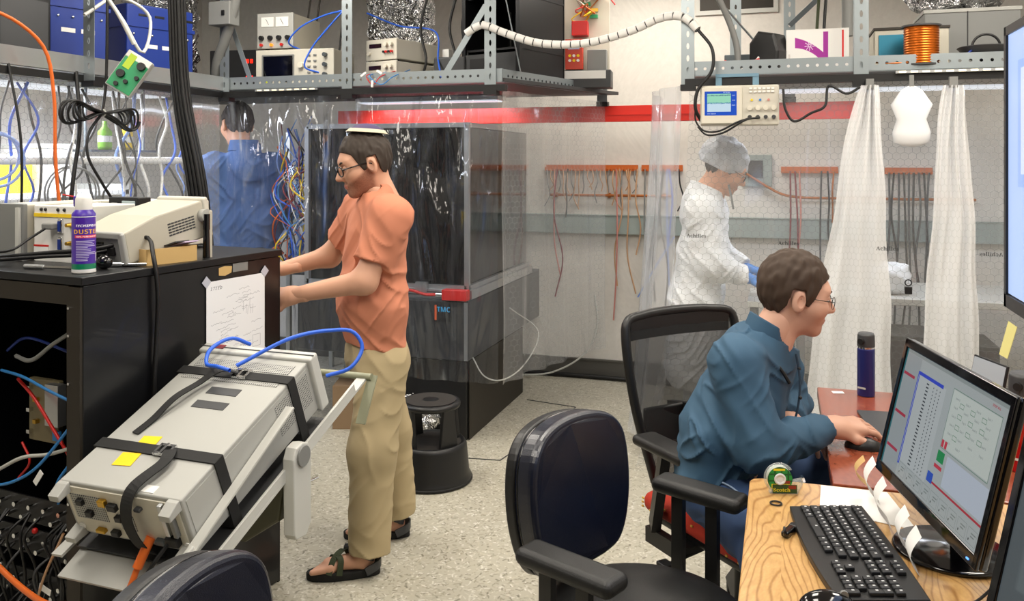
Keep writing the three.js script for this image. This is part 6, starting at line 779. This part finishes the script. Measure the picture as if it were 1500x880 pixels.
{ // ---- standing man in the orange T-shirt; local x runs to the picture's right, z to the camera
  const t = thing('person', 'standing man in an orange T-shirt and khaki trousers with glasses and skullcap', 'person', camBase(550, 3.47), TURN);
  const lat = [0.423, 0, 0.906], LS = [0.085, 1.385, 0.165], LE = [-0.005, 1.14, 0.225], LW = [-0.3, 1.075, 0.15], RS = [-0.085, 1.385, -0.165], RE = [-0.235, 1.185, -0.235], RW = [-0.42, 1.14, -0.16];
  const hm = headMatrix([-0.045, 1.578, 0.005], -1.17, 0.28, 0.0, 1.06);
  const hg = tintHead(0.95).applyMatrix4(hm);
  const legs = [...chain([[0.03, 0.82, 0.08], [-0.01, 0.48, 0.14], [-0.02, 0.08, 0.165]], [0.07, 0.05, 0.034]), ...chain([[-0.02, 0.82, -0.08], [0.03, 0.47, -0.13], [0.06, 0.09, -0.16]], [0.07, 0.05, 0.034])];
  const bodyF = union([bone([0, 0.9, 0], [0, 1.32, 0], 0.09, 0.1, { flat: [lat, 0.62] }), ...legs, ...chain([LS, LE, LW], [0.055, 0.046, 0.029]), ...chain([RS, RE, RW], [0.055, 0.044, 0.03]), bone([0.03, 1.34, 0], [0.0, 1.47, 0], 0.055, 0.05)], 0.035);
  const foot = (hx, hz, tx, tz) => { const f = [], d = [tx - hx, 0, tz - hz], ln = Math.hypot(d[0], d[2]), u = [d[0] / ln, 0, d[2] / ln], s = [-u[2], 0, u[0]]; const P3 = (a, b, y) => [hx + u[0] * a + s[0] * b, y, hz + u[2] * a + s[2] * b]; f.push(bone(P3(0.03, 0, 0.06), P3(0.17, 0, 0.05), 0.034, 0.026), bone(P3(0.05, 0, 0.12), P3(0.04, 0, 0.06), 0.033, 0.034), bone(P3(0.16, -0.02, 0.045), P3(0.16, 0.025, 0.045), 0.022, 0.02)); for (let i = 0; i < 5; i++) f.push(bone(P3(0.17, -0.03 + i * 0.016, 0.045), P3(0.232 - i * 0.009, -0.036 + i * 0.018, 0.04), 0.0135 - i * 0.0012, 0.0105 - i * 0.0012)); return [union(f, 0.012), P3, u]; };
  const [fn, PN, un] = foot(0.02, 0.165, -0.205, 0.205), [ff, PF, uf] = foot(0.095, -0.165, -0.16, -0.15);
  skinMesh(t, [surf(bodyF, [-0.52, 0.04, -0.34], [0.22, 1.5, 0.34], 0.01), hg, surf(fn, [-0.27, 0, 0.06], [0.1, 0.17, 0.3], 0.005), surf(ff, [-0.22, 0, -0.26], [0.17, 0.17, -0.06], 0.005), orient(handGeo(0.4), LW, [-0.9, -0.12, -0.2], [0.1, 0.7, 0.7], -1), orient(handGeo(0.4), RW, [-0.95, -0.1, 0.2], [0, 1, 0])], m.skin);
  addHead(t, hm, { hair: m.hairDark, skin: m.skin, glasses: 0.0029, thick: 0.009 });
  { const cap = new THREE.SphereGeometry(1, 36, 10, 0, 6.283, 0, 0.72).scale(0.096, 0.124, 0.113).rotateX(-0.34).translate(0, 0.036, -0.016), rim = new THREE.SphereGeometry(1, 36, 4, 0, 6.283, 0.62, 0.17).scale(0.0975, 0.1255, 0.1145).rotateX(-0.34).translate(0, 0.036, -0.016); for (const [n, g, mt] of [['skullcap', cap, std(0x4a3f63, 0.85, 0, { side: THREE.DoubleSide })], ['skullcap_band', rim, std(0xcbbfa6, 0.85, 0, { side: THREE.DoubleSide })]]) { const q = flat(g); q.applyMatrix4(hm); M(n, q, mt, t); } }
  const shirt = union([...chain([[0.0, 0.83, 0], [-0.015, 1.03, 0.005], [0.005, 1.3, 0]], [0.116, 0.127, 0.12], { flat: [lat, 0.62] }), bone(LS, RS, 0.075, 0.075), bone(LS, mixp(LS, LE, 0.72), 0.082, 0.073, { cut: true }), bone(RS, mixp(RS, RE, 0.66), 0.08, 0.07, { cut: true }), bone([0.015, 1.38, 0], [0.005, 1.455, 0], 0.085, 0.066)], 0.05);
  M('t_shirt', surf((x, y, z) => Math.max(folds(shirt, 0.009, 9)(x, y, z), 0.865 - y - 0.1 * x, -ell([-0.012, 1.484, 0.003], [0.06, 0.028, 0.058])(x, y, z)), [-0.3, 0.8, -0.36], [0.28, 1.5, 0.36], 0.008), m.shirtOrange, t);
  const pants = union([bone([0.0, 0.92, 0], [0.0, 0.8, 0], 0.103, 0.108, { flat: [lat, 0.64] }), ...chain([[0.045, 0.8, 0.085], [0.01, 0.47, 0.14], [0.005, 0.085, 0.165]], [0.106, 0.09, 0.08], { cut: true }), ...chain([[-0.02, 0.8, -0.08], [0.03, 0.47, -0.13], [0.07, 0.1, -0.165]], [0.103, 0.088, 0.078], { cut: true })], 0.05);
  M('trousers', surf((x, y, z) => Math.max(folds(pants, 0.007, 8)(x, y, z), y - 0.93), [-0.2, 0.05, -0.33], [0.26, 0.96, 0.33], 0.008), m.khaki, t);
  M('pocket_seam', T([[0.07, 0.885, 0.16], [0.085, 0.8, 0.175], [0.11, 0.76, 0.168]], 0.003, 10, 5), std(0x8d7b56, 0.85), t);
  for (const [P3, u] of [[PN, un], [PF, uf]]) {
    const out = []; for (let i = 0; i <= 24; i++) { const a = i / 24 * 6.283, c = Math.cos(a); out.push(P3(0.115 + c * 0.14, Math.sin(a) * (0.042 + 0.008 * c), 0)); }
    const s = M('sandal_sole', EX(out.map((p) => [p[0], -p[2]]), 0.022, 0.005).rotateX(-Math.PI / 2).translate(0, 0.016, 0), m.rubber, t);
    M('sandal_strap', [ribbon([P3(0.13, -0.047, 0.025), P3(0.125, -0.028, 0.078), P3(0.15, 0.01, 0.082), P3(0.17, 0.046, 0.03)], 0.022, 0.004, u), ribbon([P3(0.17, -0.046, 0.03), P3(0.15, -0.02, 0.08), P3(0.11, 0.02, 0.096), P3(0.08, 0.047, 0.03)], 0.022, 0.004, u)], m.olive, t); M('ankle_strap', [ribbon([P3(0.0, -0.02, 0.07), P3(0.02, -0.042, 0.085), P3(0.09, -0.02, 0.108), P3(0.09, 0.02, 0.108), P3(0.02, 0.042, 0.085), P3(0.0, 0.02, 0.07)], 0.022, 0.005, [0, 1, 0])], m.greyDark, t); M('sandal_buckle', B(0.035, 0.008, 0.03, ...P3(0.095, 0.0, 0.115)), m.plasticBlack, t);
    M('heel_strap', ribbon([P3(0.03, -0.046, 0.03), P3(-0.018, -0.03, 0.05), P3(-0.026, 0, 0.055), P3(-0.018, 0.03, 0.05), P3(0.03, 0.046, 0.03)], 0.032, 0.006, [0, 1, 0]), m.greyDark, t);
  }
}
{ // ---- seated man in the blue-green shirt, facing the picture's right
  const t = thing('person', 'seated man in a blue-green shirt and jeans using the mouse', 'person', camBase(1100, 2.68), TURN);
  const lat = [0.57, 0, -0.82], RS = [-0.085, 1.0, 0.15], RE = [-0.045, 0.775, 0.225], RW = [0.215, 0.802, 0.125], LS = [0.115, 0.985, -0.15], LE = [0.185, 0.79, -0.2], LW = [0.13, 0.775, 0.0];
  const hm = headMatrix([0.142, 1.172, 0.0], 1.5, 0.16, 0.05, 1.05), hg = tintHead(0.12).applyMatrix4(hm);
  const HR = [-0.1, 0.575, 0.09], KR = [-0.055, 0.55, 0.46], AR = [-0.13, 0.09, 0.4], HL = [-0.03, 0.575, -0.09], KL = [0.37, 0.56, -0.1], AL = [0.36, 0.09, -0.08];
  const bodyF = union([bone([-0.09, 0.58, 0], [0.0, 0.95, 0], 0.09, 0.095, { flat: [lat, 0.62] }), ...chain([RS, RE, RW], [0.052, 0.043, 0.028]), ...chain([LS, LE, LW], [0.052, 0.043, 0.028]), ...chain([HR, KR, AR], [0.065, 0.05, 0.035]), ...chain([HL, KL, AL], [0.065, 0.05, 0.035]), bone([0.015, 0.98, 0], [0.085, 1.1, 0], 0.06, 0.055)], 0.035);
  skinMesh(t, [surf(bodyF, [-0.24, 0.04, -0.3], [0.45, 1.14, 0.56], 0.01), hg, orient(handGeo(0.38), RW, [0.95, -0.06, -0.22], [0.12, 1, 0.25], 1), orient(handGeo(0.3), LW, [0.3, -0.2, 0.9], [0.3, 1, 0.2], -1)], m.skinPale);
  addHead(t, hm, { hair: m.hairBrown, skin: m.skinPale, glasses: 0.0012, thick: 0.013, rough: 0.005 });
  const shirt = union([...chain([[-0.1, 0.6, 0.0], [-0.065, 0.78, 0.01], [0.005, 0.97, 0]], [0.13, 0.135, 0.118], { flat: [lat, 0.62] }), bone(RS, LS, 0.072, 0.072), ...chain([RS, RE, mixp(RE, RW, 0.93)], [0.084, 0.07, 0.047], { cut: true }), ...chain([LS, LE, mixp(LE, LW, 0.85)], [0.08, 0.066, 0.046], { cut: true }), bone([0.02, 1.0, 0], [0.055, 1.06, 0], 0.08, 0.066)], 0.026);
  M('shirt', surf((x, y, z) => Math.max(folds(shirt, 0.011, 11)(x, y, z), 0.66 - y + 0.16 * x, (x * 0.5 + (y - 1.075) * 0.86) - 0.012), [-0.28, 0.55, -0.32], [0.3, 1.13, 0.36], 0.0075), m.shirtTeal, t);
  { const ax = V(0.5, 0.86, 0).normalize(), o = V(0.052, 1.062, 0.002), f = (x, y, z) => { const dx = x - o.x, dy = y - o.y, dz = z - o.z, h = dx * ax.x + dy * ax.y, r = Math.hypot(dx - h * ax.x, dy - h * ax.y, dz); return Math.max(Math.abs(r - 0.068 - h * 0.12) - 0.006, Math.abs(h) - 0.03, (dx * 0.75 + dz * 0.66) - 0.058); }; M('collar', surf(f, [-0.06, 0.98, -0.1], [0.16, 1.15, 0.1], 0.004), m.shirtTeal, t); }
  M('placket', T([[0.13, 1.0, 0.035], [0.13, 0.93, 0.07], [0.115, 0.85, 0.095], [0.08, 0.75, 0.11], [0.05, 0.66, 0.12]], 0.0035, 20, 5), std(0x1c2f40, 0.8), t); for (const [x, y, z] of [[0.133, 0.96, 0.055], [0.125, 0.88, 0.088], [0.1, 0.8, 0.105]]) M('button', S(0.006, x, y, z), m.plasticBlack, t);
  M('neck_cord', T([[0.0, 1.075, -0.05], [-0.02, 1.07, 0.03], [0.01, 1.03, 0.085], [0.06, 0.97, 0.11], [0.085, 0.93, 0.112]], 0.0055, 30, 6), m.black, t);
  const jeans = union([bone([-0.115, 0.66, 0], [-0.1, 0.58, 0], 0.1, 0.11, { flat: [lat, 0.62] }), ...chain([HR, KR, mixp(KR, AR, 0.95)], [0.098, 0.08, 0.062], { cut: true }), ...chain([HL, KL, mixp(KL, AL, 0.95)], [0.098, 0.08, 0.062], { cut: true })], 0.045);
  M('jeans', surf((x, y, z) => Math.max(folds(jeans, 0.007, 10)(x, y, z), y - 0.68), [-0.28, 0.06, -0.24], [0.48, 0.7, 0.58], 0.008), m.jeans, t); M('jean_seam', T([[-0.17, 0.655, 0.13], [-0.12, 0.66, 0.22], [-0.08, 0.64, 0.32], [-0.05, 0.62, 0.42]], 0.003, 20, 5), std(0x8fa3bd, 0.85), t);
  for (const [x, z] of [[-0.1, 0.42], [0.39, -0.08]]) { M('shoe', surf(union([bone([x - 0.06, 0.05, z], [x + 0.14, 0.04, z + 0.01], 0.045, 0.036), bone([x - 0.03, 0.1, z], [x - 0.03, 0.05, z], 0.042, 0.045)], 0.03), [x - 0.13, 0.0, z - 0.08], [x + 0.2, 0.16, z + 0.09], 0.007), m.black, t); }
}
{ // ---- worker in white behind the mesh-printed curtain
  const t = thing('person', 'worker in a white coat, hair net and blue gloves behind the mesh curtain', 'person', camBase(1035, 4.66), TURN);
  const hm = headMatrix([0.1, 1.545, 0.02], 1.42, 0.5, 0, 1.08), hg = tintHead(0.12).applyMatrix4(hm), lat = [0.3, 0, -0.95], RS = [-0.06, 1.33, 0.17], RE = [-0.015, 1.06, 0.21], RW = [0.165, 0.985, 0.16], LS = [0.06, 1.33, -0.17], LE = [0.1, 1.08, -0.22], LW = [0.24, 1.0, -0.08];
  const legs = [...chain([[-0.04, 0.8, 0.09], [-0.02, 0.45, 0.1], [-0.04, 0.08, 0.1]], [0.075, 0.05, 0.036]), ...chain([[-0.04, 0.8, -0.09], [-0.02, 0.45, -0.1], [-0.04, 0.08, -0.1]], [0.075, 0.05, 0.036])];
  skinMesh(t, [surf(union([bone([-0.05, 0.85, 0], [0, 1.28, 0], 0.09, 0.095, { flat: [lat, 0.62] }), ...legs, ...chain([RS, RE, RW], [0.05, 0.042, 0.028]), ...chain([LS, LE, LW], [0.05, 0.042, 0.028]), bone([0.01, 1.3, 0], [0.05, 1.45, 0.01], 0.06, 0.055)], 0.035), [-0.2, 0.04, -0.3], [0.3, 1.5, 0.3], 0.011), hg], m.skin);
  addHead(t, hm, { hair: m.hairDark, skin: m.skin, glasses: 0.0018, thick: 0.008 });
  { const f = (x, y, z) => ell([0, 0.05, -0.035], [0.108, 0.112, 0.125])(x, y, z) + 0.012 * noise.noise(x * 26, y * 26, z * 26), cap = surf((x, y, z) => Math.max(f(x, y, z), -0.012 - y + (z > 0 ? z * 0.45 : 0)), [-0.13, -0.1, -0.18], [0.13, 0.19, 0.12], 0.005); const q = flat(cap); q.applyMatrix4(hm); M('hair_net', q, m.netting, t); }
  const coat = union([...chain([[-0.06, 0.48, 0], [-0.06, 0.85, 0], [-0.02, 1.1, 0], [0.0, 1.27, 0]], [0.17, 0.14, 0.13, 0.12], { flat: [lat, 0.62] }), bone(RS, LS, 0.078, 0.078), ...chain([RS, RE, mixp(RE, RW, 0.93)], [0.088, 0.078, 0.055], { cut: true }), ...chain([LS, LE, mixp(LE, LW, 0.93)], [0.085, 0.075, 0.055], { cut: true }), bone([-0.035, 1.33, 0.01], [-0.005, 1.47, 0.02], 0.11, 0.088)], 0.05);
  M('white_coat', surf((x, y, z) => Math.max(folds(coat, 0.012, 8)(x, y, z), 0.4 - y, (y - 1.445) * 0.9 + (x - 0.03) * 0.4), [-0.36, 0.36, -0.36], [0.34, 1.52, 0.36], 0.009), m.coat, t);
  M('white_trousers', surf(union([...chain([[-0.05, 0.6, 0.09], [-0.02, 0.42, 0.1], [-0.04, 0.06, 0.1]], [0.1, 0.085, 0.07], { cut: true }), ...chain([[-0.05, 0.6, -0.09], [-0.02, 0.42, -0.1], [-0.04, 0.06, -0.1]], [0.1, 0.085, 0.07], { cut: true })], 0.03), [-0.2, 0.03, -0.22], [0.12, 0.72, 0.22], 0.01), m.coat, t);
  for (const [w, d, n] of [[RW, [0.95, -0.25, -0.1], 1], [LW, [0.9, -0.2, 0.2], -1]]) { const q = flat(orient(handGeo(0.75, 1), w, d, [0.25, 1, 0.1], n)); M('glove', q, m.glove, t); }
  for (const z of [0.1, -0.1]) M('overshoe', surf(union([bone([-0.08, 0.05, z], [0.1, 0.04, z], 0.048, 0.04)], 0.02), [-0.15, 0, z - 0.08], [0.17, 0.12, z + 0.08], 0.008), m.coat, t);
  M('mask_strap', T([[0.1, 1.47, 0.08], [0.11, 1.4, 0.1], [0.12, 1.34, 0.1]], 0.006, 8, 5), m.greyMid, t);
  const pen = thing('thin_tool', 'thin dark tool in the gloved hand', 'tool', camBase(1035, 4.66), TURN); M('shaft', rod([0.255, 0.935, 0.135], [0.345, 0.965, 0.12], 0.004), m.black, pen);
}
{ // ---- man in the blue shirt, seen from behind through the curtain
  const t = thing('person', 'man in a blue shirt seen from behind through the left curtain', 'person', camBase(352, 5.46), TURN); t.scale.setScalar(1.04);
  const f = [-0.62, 0, -0.78], lat = [0.78, 0, -0.62], hm = headMatrix([-0.02, 1.75, 0], -2.45, 0.1, 0, 1.1), LS = add([0.03, 1.5, 0], lat, 0.19), RS = add([0.03, 1.5, 0], lat, -0.19);
  const A = (s, k) => add(add([0.03, 0, 0], lat, k), f, 0.02).map((v, i) => i === 1 ? s : v);
  const arms = (k) => [add([0.03, 1.5, 0], lat, k), A(1.2, k * 1.25), add(A(1.0, k * 1.2), f, 0.14)];
  skinMesh(t, [surf(union([bone([0.03, 1.0, 0], [0.03, 1.42, 0], 0.1, 0.1, { flat: [lat, 0.62] }), ...chain(arms(0.19), [0.05, 0.045, 0.03]), ...chain(arms(-0.19), [0.05, 0.045, 0.03]), bone([0.03, 1.46, 0], [0, 1.65, 0], 0.062, 0.056), ...chain([[0.08, 0.95, 0.05], [0.07, 0.52, 0.05], [0.07, 0.08, 0.05]], [0.08, 0.055, 0.04]), ...chain([[-0.04, 0.95, -0.05], [-0.03, 0.52, -0.05], [-0.03, 0.08, -0.05]], [0.08, 0.055, 0.04])], 0.04), [-0.35, 0.03, -0.35], [0.4, 1.68, 0.35], 0.012), headGeo.clone().applyMatrix4(hm), orient(handGeo(0.4), arms(0.19)[2], f, [0, 1, 0]), orient(handGeo(0.4), arms(-0.19)[2], f, [0, 1, 0], -1)], m.skin);
  addHead(t, hm, { hair: std(0x3c3430, 0.8), skin: m.skin, thick: 0.008 });
  const shirt = union([...chain([[0.03, 0.95, 0], [0.03, 1.15, 0], [0.03, 1.42, 0]], [0.13, 0.135, 0.128], { flat: [lat, 0.62] }), bone(LS, RS, 0.078, 0.078), ...[0.19, -0.19].flatMap((k) => chain([arms(k)[0], arms(k)[1], mixp(arms(k)[1], arms(k)[2], 0.85)], [0.085, 0.07, 0.05], { cut: true })), bone([0.06, 1.49, 0.05], [0.038, 1.67, 0.042], 0.112, 0.084)], 0.05);
  M('shirt', surf((x, y, z) => Math.max(folds(shirt, 0.012, 9)(x, y, z), 0.9 - y, y - 1.645), [-0.4, 0.86, -0.4], [0.45, 1.69, 0.4], 0.01), m.shirtBlue, t);
  M('collar', surf((x, y, z) => { const r = Math.hypot(x - 0.038, z - 0.042); return Math.max(Math.abs(r - 0.084 + (y - 1.63) * 0.2) - 0.006, Math.abs(y - 1.63) - 0.034); }, [-0.08, 1.57, -0.08], [0.15, 1.7, 0.16], 0.005), m.shirtBlue, t);
  M('trousers', surf(union([bone([0.03, 1.0, 0], [0.03, 0.92, 0], 0.105, 0.11, { flat: [lat, 0.64] }), ...chain([[0.09, 0.92, 0.05], [0.07, 0.5, 0.05], [0.07, 0.06, 0.05]], [0.11, 0.085, 0.065], { cut: true }), ...chain([[-0.04, 0.92, -0.05], [-0.03, 0.5, -0.05], [-0.03, 0.06, -0.05]], [0.11, 0.085, 0.065], { cut: true })], 0.04), [-0.25, 0.03, -0.25], [0.3, 1.06, 0.25], 0.012), m.greyDark, t);
  for (const [x, z] of [[0.06, 0.05], [-0.04, -0.05]]) M('shoe', surf(bone([x + 0.04, 0.045, z + 0.05], [x - 0.1, 0.04, z - 0.13], 0.045, 0.038), [x - 0.18, 0, z - 0.2], [x + 0.12, 0.12, z + 0.13], 0.008), m.black, t);
}
renderer.render(scene, camera);
